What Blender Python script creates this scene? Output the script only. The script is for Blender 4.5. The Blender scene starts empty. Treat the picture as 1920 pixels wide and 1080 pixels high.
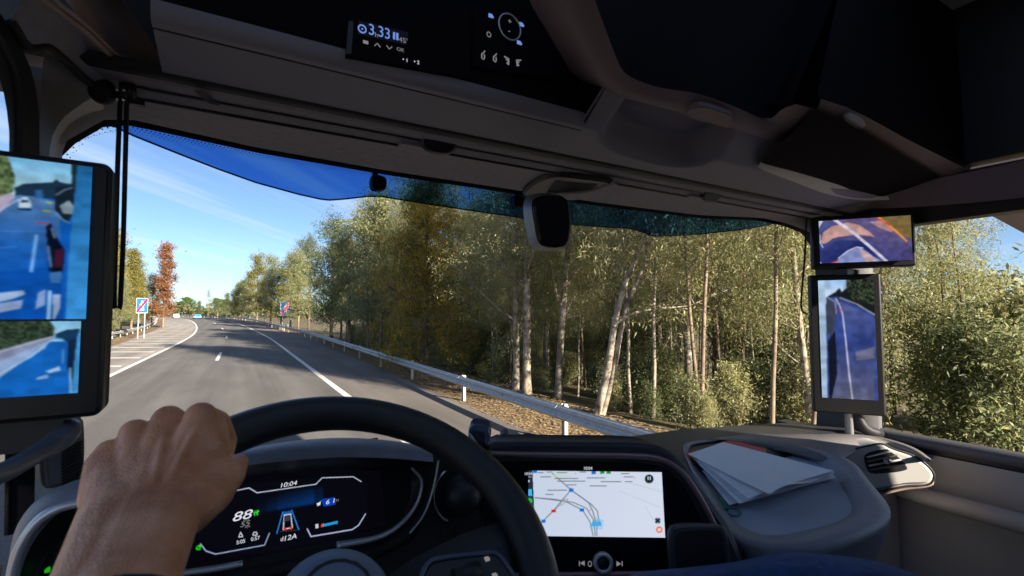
import bpy, math, random
import numpy as np
from mathutils import Vector, Matrix

S = bpy.context.scene
COL = S.collection
R = math.radians

# ------------------------------------------------------------------ camera, sky, sun, exposure
H_EYE = 2.7
EYE = np.array([0.0, 0.0, H_EYE])
FPX, YAW, PIT = 895.0, R(29.7), R(3.2)
cam = bpy.data.cameras.new('camera')
cam.sensor_width = 36.0
cam.lens = 36.0 * FPX / 1920.0
cam.clip_start, cam.clip_end = 0.02, 6000.0
cam.dof.use_dof = True
cam.dof.focus_distance = 7.0
cam.dof.aperture_fstop = 11.0
cam_ob = bpy.data.objects.new('camera', cam)
COL.objects.link(cam_ob)
cam_ob.location = EYE
cam_ob.rotation_euler = (math.pi / 2 + PIT, 0, -YAW)
S.camera = cam_ob

EXPO = 2.0
SUN_EL = R(19.0)
SUN_AZ = math.atan2(0.33, -0.944)          # compass direction the sun stands in (x, y)
W = bpy.data.worlds.new('World')
S.world = W
W.use_nodes = True
nt = W.node_tree
nt.nodes.clear()
N = nt.nodes.new
L = nt.links.new
out = N('ShaderNodeOutputWorld')
bg = N('ShaderNodeBackground')
bg.inputs[1].default_value = 0.05
sky = N('ShaderNodeTexSky')
sky.sky_type = 'NISHITA'
sky.sun_disc = False
sky.sun_elevation = SUN_EL
sky.sun_rotation = SUN_AZ
sky.altitude = 50
sky.air_density = 0.6
sky.dust_density = 0.5
sky.ozone_density = 2.2
tc = N('ShaderNodeTexCoord')
sep = N('ShaderNodeSeparateXYZ')
L(tc.outputs['Generated'], sep.inputs[0])
zz = N('ShaderNodeMath'); zz.operation = 'ADD'; zz.inputs[1].default_value = 0.12
L(sep.outputs[2], zz.inputs[0])
dx = N('ShaderNodeMath'); dx.operation = 'DIVIDE'; L(sep.outputs[0], dx.inputs[0]); L(zz.outputs[0], dx.inputs[1])
dy = N('ShaderNodeMath'); dy.operation = 'DIVIDE'; L(sep.outputs[1], dy.inputs[0]); L(zz.outputs[0], dy.inputs[1])
cmb = N('ShaderNodeCombineXYZ'); L(dx.outputs[0], cmb.inputs[0]); L(dy.outputs[0], cmb.inputs[1])
mp = N('ShaderNodeMapping')
mp.vector_type = 'TEXTURE'
mp.inputs['Rotation'].default_value = (0, 0, R(47))
mp.inputs['Scale'].default_value = (4.0, 0.36, 1)
L(cmb.outputs[0], mp.inputs[0])
nz = N('ShaderNodeTexNoise')
nz.inputs['Scale'].default_value = 1.3
nz.inputs['Detail'].default_value = 5
nz.inputs['Roughness'].default_value = 0.55
L(mp.outputs[0], nz.inputs['Vector'])
rmp = N('ShaderNodeValToRGB')
rmp.color_ramp.elements[0].position = 0.49
rmp.color_ramp.elements[0].color = (0, 0, 0, 1)
rmp.color_ramp.elements[1].position = 0.72
rmp.color_ramp.elements[1].color = (0.55, 0.55, 0.55, 1)
L(nz.outputs[0], rmp.inputs[0])
mixc = N('ShaderNodeMixRGB')
mixc.inputs[2].default_value = (4.6, 4.9, 5.3, 1)
L(rmp.outputs[0], mixc.inputs[0])
L(sky.outputs[0], mixc.inputs[1])
L(mixc.outputs[0], bg.inputs[0])
L(bg.outputs[0], out.inputs[0])

sun = bpy.data.lights.new('sun', 'SUN')
sun.energy = 5.0
sun.angle = R(0.53)
sun.color = (1.0, 0.86, 0.68)
sun_ob = bpy.data.objects.new('sun', sun)
COL.objects.link(sun_ob)
sd = Vector((math.sin(SUN_AZ) * math.cos(SUN_EL), math.cos(SUN_AZ) * math.cos(SUN_EL), math.sin(SUN_EL)))
sun_ob.rotation_euler = sd.to_track_quat('Z', 'Y').to_euler()
sun_ob.location = (20, -30, 40)

S.view_settings.view_transform = 'Standard'
S.view_settings.look = 'None'
S.view_settings.gamma = 1.0
S.view_settings.use_curve_mapping = False
S.view_settings.exposure = EXPO
S.render.engine = 'CYCLES'
S.cycles.use_denoising = True
S.cycles.max_bounces = 10
S.cycles.diffuse_bounces = 5
S.cycles.transparent_max_bounces = 24
S.cycles.caustics_reflective = False
S.cycles.caustics_refractive = False

# ------------------------------------------------------------------ measuring helpers
FV = np.array([math.sin(YAW) * math.cos(PIT), math.cos(YAW) * math.cos(PIT), math.sin(PIT)])
RV = np.array([math.cos(YAW), -math.sin(YAW), 0.0])
UV = np.cross(RV, FV)


def ray(px, py): return FV + RV * (px - 960) / FPX + UV * (540 - py) / FPX
def atY(px, py, Y): r = ray(px, py); return EYE + r * Y / r[1]
def atX(px, py, X): r = ray(px, py); return EYE + r * X / r[0]
def atZ(px, py, Z): r = ray(px, py); return EYE + r * Z / r[2]        # Z measured from the eye
def atD(px, py, d): return EYE + ray(px, py) * d
def on(px, py, c, n): r = ray(px, py); return EYE + r * (np.dot(c - EYE, n) / np.dot(r, n))
def E3(x, y, z): return np.array([x, y, z + H_EYE], float)
def unit(v): v = np.asarray(v, float); return v / np.linalg.norm(v)


def spline(pts, n, closed=False):
    P = np.asarray(pts, float)
    m = len(P)
    segs = m if closed else m - 1
    seg_len = np.array([np.linalg.norm(P[(i + 1) % m] - P[i]) for i in range(segs)]) + 1e-9
    cum = np.concatenate([[0], np.cumsum(seg_len)])
    outp = []
    for k in range(n):
        s = cum[-1] * (k / n if closed else k / (n - 1))
        i = min(int(np.searchsorted(cum, s, 'right')) - 1, segs - 1)
        t = (s - cum[i]) / seg_len[i]
        if closed:
            p0, p1, p2, p3 = P[(i - 1) % m], P[i], P[(i + 1) % m], P[(i + 2) % m]
        else:
            p1, p2 = P[i], P[i + 1]
            p0 = P[i - 1] if i > 0 else 2 * p1 - p2
            p3 = P[i + 2] if i + 2 < m else 2 * p2 - p1
        a = np.linalg.norm(p2 - p1)
        m1 = (p2 - p0) / (np.linalg.norm(p2 - p1) + np.linalg.norm(p1 - p0) + 1e-9) * a
        m2 = (p3 - p1) / (np.linalg.norm(p3 - p2) + np.linalg.norm(p2 - p1) + 1e-9) * a
        t2, t3 = t * t, t * t * t
        outp.append((2 * t3 - 3 * t2 + 1) * p1 + (t3 - 2 * t2 + t) * m1 + (-2 * t3 + 3 * t2) * p2 + (t3 - t2) * m2)
    return np.array(outp)


# ------------------------------------------------------------------ mesh helpers
class MB:
    def __init__(self): self.v = []; self.f = []; self.sm = []

    def add(self, vs, fs, smooth=True):
        o = len(self.v)
        self.v.extend([tuple(map(float, p)) for p in vs])
        self.f.extend([tuple(i + o for i in f) for f in fs])
        self.sm.extend([smooth] * len(fs))
        return self

    def box(self, c, s, rot=None):
        c = np.asarray(c, float); hx, hy, hz = [q / 2 for q in s]
        vs = [np.array([x, y, z]) for x in (-hx, hx) for y in (-hy, hy) for z in (-hz, hz)]
        if rot is not None: vs = [np.array(rot @ Vector(p)) for p in vs]
        return self.add([p + c for p in vs], [(0, 1, 3, 2), (4, 6, 7, 5), (0, 4, 5, 1), (2, 3, 7, 6), (0, 2, 6, 4), (1, 5, 7, 3)], False)

    def tube(self, path, rad, seg=10, cap=True, closed=False, flat=1.0, up=None):
        P = np.asarray(path, float); n = len(P)
        rad = np.broadcast_to(np.asarray(rad, float), (n,))
        vs = []
        ref = None
        for i in range(n):
            if closed: t = P[(i + 1) % n] - P[i - 1]
            else: t = P[min(i + 1, n - 1)] - P[max(i - 1, 0)]
            t = unit(t + 1e-12)
            if up is not None: ref = np.asarray(up, float)
            elif ref is None: ref = np.array([0, 0, 1.0]) if abs(t[2]) < .9 else np.array([1.0, 0, 0])
            a = np.cross(t, ref); a = unit(a + 1e-12); b = np.cross(a, t)
            if up is None: ref = b
            for k in range(seg):
                th = 2 * math.pi * k / seg
                vs.append(P[i] + rad[i] * (math.cos(th) * a + flat * math.sin(th) * b))
        fs = []
        for i in range(n if closed else n - 1):
            j = (i + 1) % n
            for k in range(seg):
                k2 = (k + 1) % seg
                fs.append((i * seg + k, i * seg + k2, j * seg + k2, j * seg + k))
        self.add(vs, fs)
        if cap and not closed:
            o = len(self.v) - len(vs)
            self.f.append(tuple(o + k for k in range(seg))); self.sm.append(False)
            self.f.append(tuple(o + (n - 1) * seg + k for k in range(seg))); self.sm.append(False)
        return self

    def loft(self, rows, closed=False, smooth=True, cap0=False, cap1=False):
        m = len(rows[0])
        vs = [p for r in rows for p in r]
        fs = []
        for i in range(len(rows) - 1):
            for k in range(m if closed else m - 1):
                k2 = (k + 1) % m
                fs.append((i * m + k, i * m + k2, (i + 1) * m + k2, (i + 1) * m + k))
        o = len(self.v)
        self.add(vs, fs, smooth)
        if cap0: self.f.append(tuple(o + k for k in range(m))); self.sm.append(False)
        if cap1: self.f.append(tuple(o + (len(rows) - 1) * m + k for k in range(m))); self.sm.append(False)
        return self

    def slab(self, pts, n, t, bev=0.0):
        """plate with outline pts; front faces along n, body goes t behind it, front edge rounded by bev"""
        P = np.asarray(pts, float); n = unit(n)
        c = P.mean(0)
        rows = []
        if bev > 0:
            m = len(P); ins = []
            for i in range(m):
                e1 = unit(P[i] - P[i - 1] + 1e-12); e2 = unit(P[(i + 1) % m] - P[i] + 1e-12)
                n1 = np.cross(n, e1); n2 = np.cross(n, e2); d = n1 + n2
                d = d / max(np.dot(d, d) / 2, .35)
                if np.dot(np.cross(P[1] - P[0], P[2] - P[1]), n) < 0 and False: d = -d
                ins.append(d)
            ins = np.array(ins)
            if np.mean([np.dot(ins[i], c - P[i]) for i in range(m)]) < 0: ins = -ins
            for a in (0, 30, 60, 90):
                rows.append(P + ins * bev * (1 - math.sin(R(a))) - n * bev * (1 - math.cos(R(a))))
        else: rows.append(P)
        rows.append(P - n * t)
        o = len(self.v)
        self.loft(rows, closed=True, smooth=bev > 0)
        m = len(P)
        self.f.append(tuple(o + k for k in range(m))); self.sm.append(False)
        e = o + (len(rows) - 1) * m
        self.f.append(tuple(e + m - 1 - k for k in range(m))); self.sm.append(False)
        return self

    def lathe(self, c, ax, prof, seg=20, u=None):
        c = np.asarray(c, float); ax = unit(ax)
        a = unit(np.cross(ax, [0, 0, 1] if abs(ax[2]) < .9 else [1, 0, 0])); b = np.cross(ax, a)
        rows = [[c + ax * h + r * (math.cos(2 * math.pi * k / seg) * a + math.sin(2 * math.pi * k / seg) * b) for k in range(seg)] for r, h in prof]
        return self.loft(rows, closed=True, cap0=True, cap1=True)

    def ball(self, c, r, seg=14, rings=9, sc=(1, 1, 1)):
        c = np.asarray(c, float)
        rows = []
        for i in range(rings + 1):
            th = math.pi * (0.02 + 0.96 * i / rings)
            rows.append([c + r * np.array([sc[0] * math.sin(th) * math.cos(2 * math.pi * k / seg), sc[1] * math.sin(th) * math.sin(2 * math.pi * k / seg), sc[2] * math.cos(th)]) for k in range(seg)])
        return self.loft(rows, closed=True, cap0=True, cap1=True)

    def capsule(self, p0, p1, r0, r1, seg=14):
        p0 = np.asarray(p0, float); p1 = np.asarray(p1, float); d = unit(p1 - p0 + 1e-9)
        path, rad = [], []
        for a in (88, 60, 30): path.append(p0 - d * r0 * math.sin(R(a))); rad.append(r0 * math.cos(R(a)))
        for k in range(5): path.append(p0 + (p1 - p0) * k / 4); rad.append(r0 + (r1 - r0) * k / 4)
        for a in (30, 60, 88): path.append(p1 + d * r1 * math.sin(R(a))); rad.append(r1 * math.cos(R(a)))
        return self.tube(path, rad, seg)

    def mesh(self, name):
        me = bpy.data.meshes.new(name)
        me.from_pydata(self.v, [], self.f)
        me.polygons.foreach_set('use_smooth', self.sm)
        me.update()
        return me


def label(o, lab=None, cat=None, group=None, kind=None):
    if lab: o['label'] = lab
    if cat: o['category'] = cat
    if group: o['group'] = group
    if kind: o['kind'] = kind
    return o


def thing(name, lab, cat, loc=(0, 0, 0), group=None, rz=0.0):
    o = bpy.data.objects.new(name, None)
    COL.objects.link(o)
    o.empty_display_size = 0.1
    o.location = tuple(float(q) for q in loc); o.rotation_euler = (0, 0, rz)
    return label(o, lab, cat, group)


def put(name, mb, m, parent=None, **kw):
    me = mb.mesh(name) if isinstance(mb, MB) else mb
    if m is not None: me.materials.append(m)
    o = bpy.data.objects.new(name, me)
    COL.objects.link(o)
    if parent is not None:
        o.parent = parent
        base = Vector((0, 0, 0)); q = parent
        while q is not None:
            if q.type == 'EMPTY': base = Vector(q.location)
            q = q.parent
        if parent.type == 'EMPTY' and not kw.get('local'):
            o.matrix_parent_inverse = Matrix.Translation(-Vector(parent.location))
    kw.pop('local', None)
    return label(o, **kw)


def copy_tree(o, parent=None):
    c = o.copy(); COL.objects.link(c)
    if parent is not None: c.parent = parent
    for ch in list(o.children): copy_tree(ch, c)
    return c


# ------------------------------------------------------------------ materials
def mat(name, c, rough=0.6, metal=0.0, var=0.0, vscale=30.0, bump=0.0, bscale=300.0, spec=0.5, coat=0.0, c2=None, sss=0.0):
    m = bpy.data.materials.new(name); m.use_nodes = True
    t = m.node_tree; b = t.nodes['Principled BSDF']
    b.inputs['Base Color'].default_value = (*c, 1)
    b.inputs['Roughness'].default_value = rough
    b.inputs['Metallic'].default_value = metal
    b.inputs['Specular IOR Level'].default_value = spec
    b.inputs['Coat Weight'].default_value = coat
    co = t.nodes.new('ShaderNodeTexCoord')
    if var > 0:
        n = t.nodes.new('ShaderNodeTexNoise'); n.inputs['Scale'].default_value = vscale; n.inputs['Detail'].default_value = 6
        t.links.new(co.outputs['Object'], n.inputs['Vector'])
        r = t.nodes.new('ShaderNodeValToRGB')
        r.color_ramp.elements[0].position = 0.3; r.color_ramp.elements[1].position = 0.7
        lo = tuple(q * (1 - var) for q in c); hi = c2 if c2 else tuple(min(1, q * (1 + var)) for q in c)
        r.color_ramp.elements[0].color = (*lo, 1); r.color_ramp.elements[1].color = (*hi, 1)
        t.links.new(n.outputs[0], r.inputs[0]); t.links.new(r.outputs[0], b.inputs['Base Color'])
    if bump > 0:
        n2 = t.nodes.new('ShaderNodeTexNoise'); n2.inputs['Scale'].default_value = bscale; n2.inputs['Detail'].default_value = 3
        t.links.new(co.outputs['Object'], n2.inputs['Vector'])
        bp = t.nodes.new('ShaderNodeBump'); bp.inputs['Strength'].default_value = bump; bp.inputs['Distance'].default_value = 0.002
        t.links.new(n2.outputs[0], bp.inputs['Height']); t.links.new(bp.outputs[0], b.inputs['Normal'])
    if sss > 0:
        b.inputs['Subsurface Weight'].default_value = sss
        b.inputs['Subsurface Radius'].default_value = (0.012, 0.005, 0.003)
        b.inputs['Subsurface Scale'].default_value = 0.4
    return m


def srgb(r, g, b):
    f = lambda q: (q / 255 / 12.92 if q <= 10 else ((q / 255 + .055) / 1.055) ** 2.4)
    return (f(r), f(g), f(b))


GAIN = 1.0 / 2 ** EXPO


def glow(name, rgb, k=1.0):
    m = bpy.data.materials.new(name); m.use_nodes = True
    t = m.node_tree; t.nodes.clear()
    e = t.nodes.new('ShaderNodeEmission'); o = t.nodes.new('ShaderNodeOutputMaterial')
    e.inputs[0].default_value = (*srgb(*rgb), 1); e.inputs[1].default_value = GAIN * k
    t.links.new(e.outputs[0], o.inputs[0])
    m.cycles.emission_sampling = 'NONE'
    return m


def glass(name, tint, refl=0.06, rough=0.0):
    m = bpy.data.materials.new(name); m.use_nodes = True
    t = m.node_tree; t.nodes.clear()
    o = t.nodes.new('ShaderNodeOutputMaterial'); mx = t.nodes.new('ShaderNodeMixShader')
    tr = t.nodes.new('ShaderNodeBsdfTransparent'); tr.inputs[0].default_value = (*tint, 1)
    gl = t.nodes.new('ShaderNodeBsdfGlossy'); gl.inputs['Roughness'].default_value = rough
    lw = t.nodes.new('ShaderNodeLayerWeight'); lw.inputs[0].default_value = 0.12
    mu = t.nodes.new('ShaderNodeMath'); mu.operation = 'MULTIPLY'; mu.inputs[1].default_value = refl * 4
    t.links.new(lw.outputs['Fresnel'], mu.inputs[0])
    t.links.new(mu.outputs[0], mx.inputs[0]); t.links.new(tr.outputs[0], mx.inputs[1]); t.links.new(gl.outputs[0], mx.inputs[2])
    t.links.new(mx.outputs[0], o.inputs[0])
    return m


def screen_mat():
    m = bpy.data.materials.new('screen_picture'); m.use_nodes = True
    t = m.node_tree; t.nodes.clear()
    o = t.nodes.new('ShaderNodeOutputMaterial'); e = t.nodes.new('ShaderNodeEmission')
    a = t.nodes.new('ShaderNodeVertexColor'); a.layer_name = 'picture'
    e.inputs[1].default_value = GAIN
    t.links.new(a.outputs[0], e.inputs[0]); t.links.new(e.outputs[0], o.inputs[0])
    m.cycles.emission_sampling = 'NONE'
    return m


M_SCREEN = screen_mat()
M_HEAD = mat('headliner_fabric', (.31, .295, .325), .9, var=.10, vscale=60, bump=.25, bscale=900)
M_CONS = mat('console_plastic', (.24, .235, .28), .6, bump=.2, bscale=700)
M_TAN = mat('warm_trim', (.40, .30, .265), .65, bump=.15, bscale=700)
M_PINK = mat('bin_trim', (.17, .125, .145), .6, bump=.15, bscale=700)
M_DARK = mat('dark_plastic', (.017, .016, .019), .5, bump=.15, bscale=800)
M_BLACK = mat('black_plastic', (.012, .012, .014), .38)
M_MATT = mat('matt_shade_black', (.008, .0065, .008), .9, spec=.08, bump=.2, bscale=600)  # matt black housings; on console and bin faces, painted-in shade
M_RUB = mat('black_rubber', (.010, .010, .011), .7)
M_GLOSS = mat('black_glass', (.006, .006, .008), .22, spec=.22)
M_DASH = mat('dash_skin', (.22, .24, .29), .45, var=.08, vscale=40, bump=.35, bscale=650)
M_DASHD = mat('dash_dark', (.030, .030, .038), .5, bump=.3, bscale=650)
M_TRAYF = mat('tray_rubber_mat', (.42, .47, .56), .75, bump=.5, bscale=900)
M_GREY = mat('pale_grey_trim', (.42, .41, .41), .55, bump=.15, bscale=700)
M_PIL = mat('pillar_trim', (.11, .11, .125), .6, bump=.2, bscale=700)
M_SILV = mat('satin_metal', (.66, .67, .72), .3, metal=.45)
M_CHROME = mat('chrome', (.75, .75, .76), .12, metal=1.0)
M_LEATHER = mat('wheel_leather', (.022, .022, .026), .42, bump=.35, bscale=900)
M_BEIGE = mat('sleeper_lining', (.55, .53, .52), .9, bump=.3, bscale=300)
M_PAPER = mat('paper', (.88, .90, .94), .8, var=.03, vscale=12)
M_RED = mat('red_card', (.55, .03, .07), .5)
M_GREEN = mat('green_strap', (.0, .16, .12), .6, bump=.4, bscale=1500)
M_DENIM = mat('blue_denim', (.03, .075, .22), .9, var=.3, vscale=80, bump=.6, bscale=1200)
M_GLASS = glass('windscreen_glass', (.97, .985, .985))
M_VISOR = glass('blue_visor_glass', (.27, .46, .73), .08, .15)
M_WHITE_T = glow('white_print', (225, 230, 240))
M_GREY_T = glow('grey_print', (128, 126, 128))
M_BLUE_T = glow('blue_print', (112, 146, 215))
M_GREEN_T = glow('green_light', (40, 215, 40))
M_PRINT_D = mat('dark_print', (.03, .03, .035), .8)


# ------------------------------------------------------------------ screens: a raster drawn in code, shown as coloured cells of a grid mesh
class Canvas:
    def __init__(self, c, u, v, w, h, nx, ny, bg):
        """rectangle with top-left corner c, axes u (right) and v (down), size w x h metres"""
        self.c, self.u, self.v, self.w, self.h, self.nx, self.ny = np.asarray(c, float), unit(u), unit(v), w, h, nx, ny
        self.n = np.cross(self.u, -self.v)
        self.a = np.ones((ny, nx, 3)) * np.array(bg) / 255.0
        gx, gy = np.meshgrid((np.arange(nx) + .5) / nx, (np.arange(ny) + .5) / ny)
        self.gx, self.gy = gx * w, gy * h

    def pt(self, px, py):
        p = on(px, py, self.c, self.n) - self.c
        return np.array([p @ self.u, p @ self.v])

    def mask(self, poly):
        P = np.array([self.pt(*q) for q in poly])
        m = np.zeros(self.gx.shape, bool)
        for i in range(len(P)):
            x0, y0 = P[i - 1]; x1, y1 = P[i]
            if abs(y1 - y0) < 1e-9: continue
            c = ((y0 > self.gy) != (y1 > self.gy)) & (self.gx < (x1 - x0) * (self.gy - y0) / (y1 - y0) + x0)
            m ^= c
        return m

    def poly(self, poly, col, a=1.0):
        m = self.mask(poly)
        self.a[m] = self.a[m] * (1 - a) + np.array(col) / 255.0 * a

    def grad(self, poly, c0, c1, p0, p1):
        m = self.mask(poly)
        A, B = self.pt(*p0), self.pt(*p1); d = B - A
        t = np.clip(((self.gx - A[0]) * d[0] + (self.gy - A[1]) * d[1]) / (d @ d), 0, 1)[..., None]
        g = (np.array(c0) * (1 - t) + np.array(c1) * t) / 255.0
        self.a[m] = g[m]

    def line(self, pts, wpx, col, a=1.0):
        P = [self.pt(*q) for q in pts]
        wd = np.linalg.norm(self.pt(pts[0][0] + wpx, pts[0][1]) - P[0]) / 2
        dm = np.full(self.gx.shape, 1e9)
        for p, q in zip(P[:-1], P[1:]):
            d = q - p; t = np.clip(((self.gx - p[0]) * d[0] + (self.gy - p[1]) * d[1]) / (d @ d + 1e-12), 0, 1)
            dm = np.minimum(dm, np.hypot(self.gx - p[0] - t * d[0], self.gy - p[1] - t * d[1]))
        cell = self.w / self.nx
        k = (np.clip((wd - dm) / cell + .5, 0, 1) * a)[..., None]
        self.a = self.a * (1 - k) + np.array(col) / 255.0 * k

    def noise(self, poly, amp, seed, size=3):
        r = np.random.RandomState(seed)
        s = r.rand(self.ny // size + 2, self.nx // size + 2)
        s = np.kron(s, np.ones((size, size)))[:self.ny, :self.nx] - .5
        m = self.mask(poly)
        self.a[m] = np.clip(self.a[m] * (1 + amp * s[m])[:, None], 0, 1)

    def grain(self, amp, seed):
        r = np.random.RandomState(seed)
        big = np.kron(r.rand(self.ny // 9 + 2, self.nx // 14 + 2), np.ones((9, 14)))[:self.ny, :self.nx] - .5
        for _ in range(4):
            p = np.pad(big, 2, 'edge'); big = (p[:-4, 2:-2] + p[4:, 2:-2] + p[2:-2, :-4] + p[2:-2, 4:] + p[2:-2, 2:-2]) / 5
        self.a = np.clip(self.a * (1 + amp * (big + .5 * (r.rand(self.ny, self.nx) - .5)))[..., None], 0, 1)

    def blur(self, it=1):
        for _ in range(it):
            p = np.pad(self.a, ((1, 1), (1, 1), (0, 0)), 'edge')
            self.a = (p[1:-1, 1:-1] * 2 + p[:-2, 1:-1] + p[2:, 1:-1] + p[1:-1, :-2] + p[1:-1, 2:]) / 6

    def build(self, name, parent, lift=0.0006):
        nx, ny = self.nx, self.ny
        xs = np.linspace(0, self.w, nx + 1); ys = np.linspace(0, self.h, ny + 1)
        X, Y = np.meshgrid(xs, ys)
        V = self.c + X[..., None] * self.u + Y[..., None] * self.v + self.n * lift
        idx = np.arange((nx + 1) * (ny + 1)).reshape(ny + 1, nx + 1)
        Fq = np.stack([idx[1:, :-1], idx[1:, 1:], idx[:-1, 1:], idx[:-1, :-1]], -1).reshape(-1, 4)
        me = bpy.data.meshes.new(name)
        me.vertices.add(V.shape[0] * V.shape[1]); me.vertices.foreach_set('co', V.reshape(-1))
        me.loops.add(Fq.size); me.loops.foreach_set('vertex_index', Fq.reshape(-1).astype(np.int32))
        me.polygons.add(len(Fq)); me.polygons.foreach_set('loop_start', np.arange(0, Fq.size, 4, dtype=np.int32))
        me.update(calc_edges=True)
        s = np.clip(self.a, 0, 1)
        lin = np.where(s <= .04045, s / 12.92, ((s + .055) / 1.055) ** 2.4).reshape(-1, 3)
        c4 = np.concatenate([lin, np.ones((len(lin), 1))], 1)
        at = me.color_attributes.new('picture', 'FLOAT_COLOR', 'CORNER')
        at.data.foreach_set('color', np.repeat(c4, 4, 0).reshape(-1))
        return put(name, me, M_SCREEN, parent)


def writing(name, txt, pos, u, up, size, m, parent, shear=0.0, align='CENTER', sx=1.0):
    cu = bpy.data.curves.new(name, 'FONT')
    cu.body = txt; cu.size = size; cu.shear = shear; cu.align_x = align; cu.align_y = 'CENTER'
    cu.materials.append(m)
    o = bpy.data.objects.new(name, cu); COL.objects.link(o)
    u = unit(u); up = np.asarray(up, float); up = unit(up - u * (up @ u)); n = np.cross(u, up)
    M = Matrix(((u[0] * sx, up[0], n[0], pos[0]), (u[1] * sx, up[1], n[1], pos[1]), (u[2] * sx, up[2], n[2], pos[2]), (0, 0, 0, 1)))
    if parent is not None:
        q = parent; loc = None
        while q is not None:
            if q.type == 'EMPTY': loc = Vector(q.location)
            q = q.parent
        o.parent = parent
        if parent.type == 'EMPTY': M = Matrix.Translation(-loc) @ M
    o.matrix_local = M
    return o

# ================================================================== OUTSIDE
def off(y): return -0.5 * 1.2e-3 * max(0.0, y - 50.0) ** 2
def zroad(y):
    t = max(0.0, min(1.0, (y - 70) / 110.0))
    return 1.35 * t * t * (3 - 2 * t) + max(0, y - 180) * 0.004


def rpt(x, y, dz=0.0): return (x + off(y), y, zroad(y) + dz)


YS = [-80, -40, -10, 0] + list(np.arange(4, 120, 4)) + list(np.arange(120, 330, 6)) + [340, 360]


def strip(x0, x1, dz, y0=-80, y1=360, nx=1):
    ys = [y0] + [y for y in YS if y0 < y < y1] + [y1]
    g = lambda q, y: q(y) if callable(q) else q
    return MB().loft([[rpt(g(x0, y) + (g(x1, y) - g(x0, y)) * k / nx, y, dz) for k in range(nx + 1)] for y in ys], smooth=False)


def asphalt(name, c, c2, fine=0.45, stretch=0.25, tracks=True):
    m = mat(name, c, .85, var=.18, vscale=1.0, c2=c2)
    t = m.node_tree; b = t.nodes['Principled BSDF']
    rp = [n for n in t.nodes if n.type == 'VALTORGB'][0]
    n1 = [n for n in t.nodes if n.type == 'TEX_NOISE'][0]; n1.inputs['Scale'].default_value = 0.8
    mpn = t.nodes.new('ShaderNodeMapping'); mpn.inputs['Scale'].default_value = (1.0, stretch, 1)
    co = [n for n in t.nodes if n.type == 'TEX_COORD'][0]
    t.links.new(co.outputs['Object'], mpn.inputs[0]); t.links.new(mpn.outputs[0], n1.inputs['Vector'])
    n2 = t.nodes.new('ShaderNodeTexNoise'); n2.inputs['Scale'].default_value = 22; n2.inputs['Detail'].default_value = 8; n2.inputs['Roughness'].default_value = .8
    t.links.new(co.outputs['Object'], n2.inputs['Vector'])
    r2 = t.nodes.new('ShaderNodeValToRGB'); r2.color_ramp.elements[0].color = (1 - fine, 1 - fine, 1 - fine, 1); r2.color_ramp.elements[1].color = (1 + fine, 1 + fine, 1 + fine, 1)
    r2.color_ramp.elements[0].position = .3; r2.color_ramp.elements[1].position = .7
    t.links.new(n2.outputs[0], r2.inputs[0])
    if tracks:
        sx = t.nodes.new('ShaderNodeSeparateXYZ'); t.links.new(co.outputs['Object'], sx.inputs[0])
        wv = t.nodes.new('ShaderNodeMath'); wv.operation = 'MULTIPLY_ADD'; wv.inputs[1].default_value = 3.45; wv.inputs[2].default_value = -.3
        t.links.new(sx.outputs[0], wv.inputs[0])
        cs_ = t.nodes.new('ShaderNodeMath'); cs_.operation = 'COSINE'; t.links.new(wv.outputs[0], cs_.inputs[0])
        nl = t.nodes.new('ShaderNodeTexNoise'); nl.inputs['Scale'].default_value = 1.0; nl.inputs['Detail'].default_value = 4
        ml_ = t.nodes.new('ShaderNodeMapping'); ml_.inputs['Scale'].default_value = (3.2, .06, 1); t.links.new(co.outputs['Object'], ml_.inputs[0]); t.links.new(ml_.outputs[0], nl.inputs['Vector'])
        ma = t.nodes.new('ShaderNodeMath'); ma.operation = 'MULTIPLY_ADD'; ma.inputs[1].default_value = .10; t.links.new(cs_.outputs[0], ma.inputs[0])
        mb_ = t.nodes.new('ShaderNodeMath'); mb_.operation = 'MULTIPLY_ADD'; mb_.inputs[1].default_value = .5; mb_.inputs[2].default_value = .72; t.links.new(nl.outputs[0], mb_.inputs[0])
        t.links.new(mb_.outputs[0], ma.inputs[2])
        m0 = t.nodes.new('ShaderNodeMixRGB'); m0.blend_type = 'MULTIPLY'; m0.inputs[0].default_value = 1
        t.links.new(rp.outputs[0], m0.inputs[1]); t.links.new(ma.outputs[0], m0.inputs[2]); rp = m0
    mu = t.nodes.new('ShaderNodeMixRGB'); mu.blend_type = 'MULTIPLY'; mu.inputs[0].default_value = 1
    t.links.new(rp.outputs[0], mu.inputs[1]); t.links.new(r2.outputs[0], mu.inputs[2]); t.links.new(mu.outputs[0], b.inputs['Base Color'])
    bp = t.nodes.new('ShaderNodeBump'); bp.inputs['Strength'].default_value = .5; bp.inputs['Distance'].default_value = .01
    t.links.new(n2.outputs[0], bp.inputs['Height']); t.links.new(bp.outputs[0], b.inputs['Normal'])
    return m


M_ROAD = asphalt('road_asphalt', (.115, .107, .103), (.142, .132, .127))
M_SHLD = asphalt('shoulder_asphalt', (.135, .118, .111), (.165, .146, .137))
M_GORE = asphalt('gore_concrete', (.24, .21, .195), (.30, .265, .245))
M_PAINT = mat('road_paint', (.68, .67, .65), .7, var=.12, vscale=6, bump=.3, bscale=60)
M_DIRT = mat('dry_leaf_dirt', (.13, .075, .036), .95, var=.6, vscale=7, c2=(.26, .165, .08), bump=1.0, bscale=40)
M_SOIL = mat('forest_floor', (.08, .065, .033), .95, var=.5, vscale=1.2, c2=(.16, .125, .06), bump=1.0, bscale=12)


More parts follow.
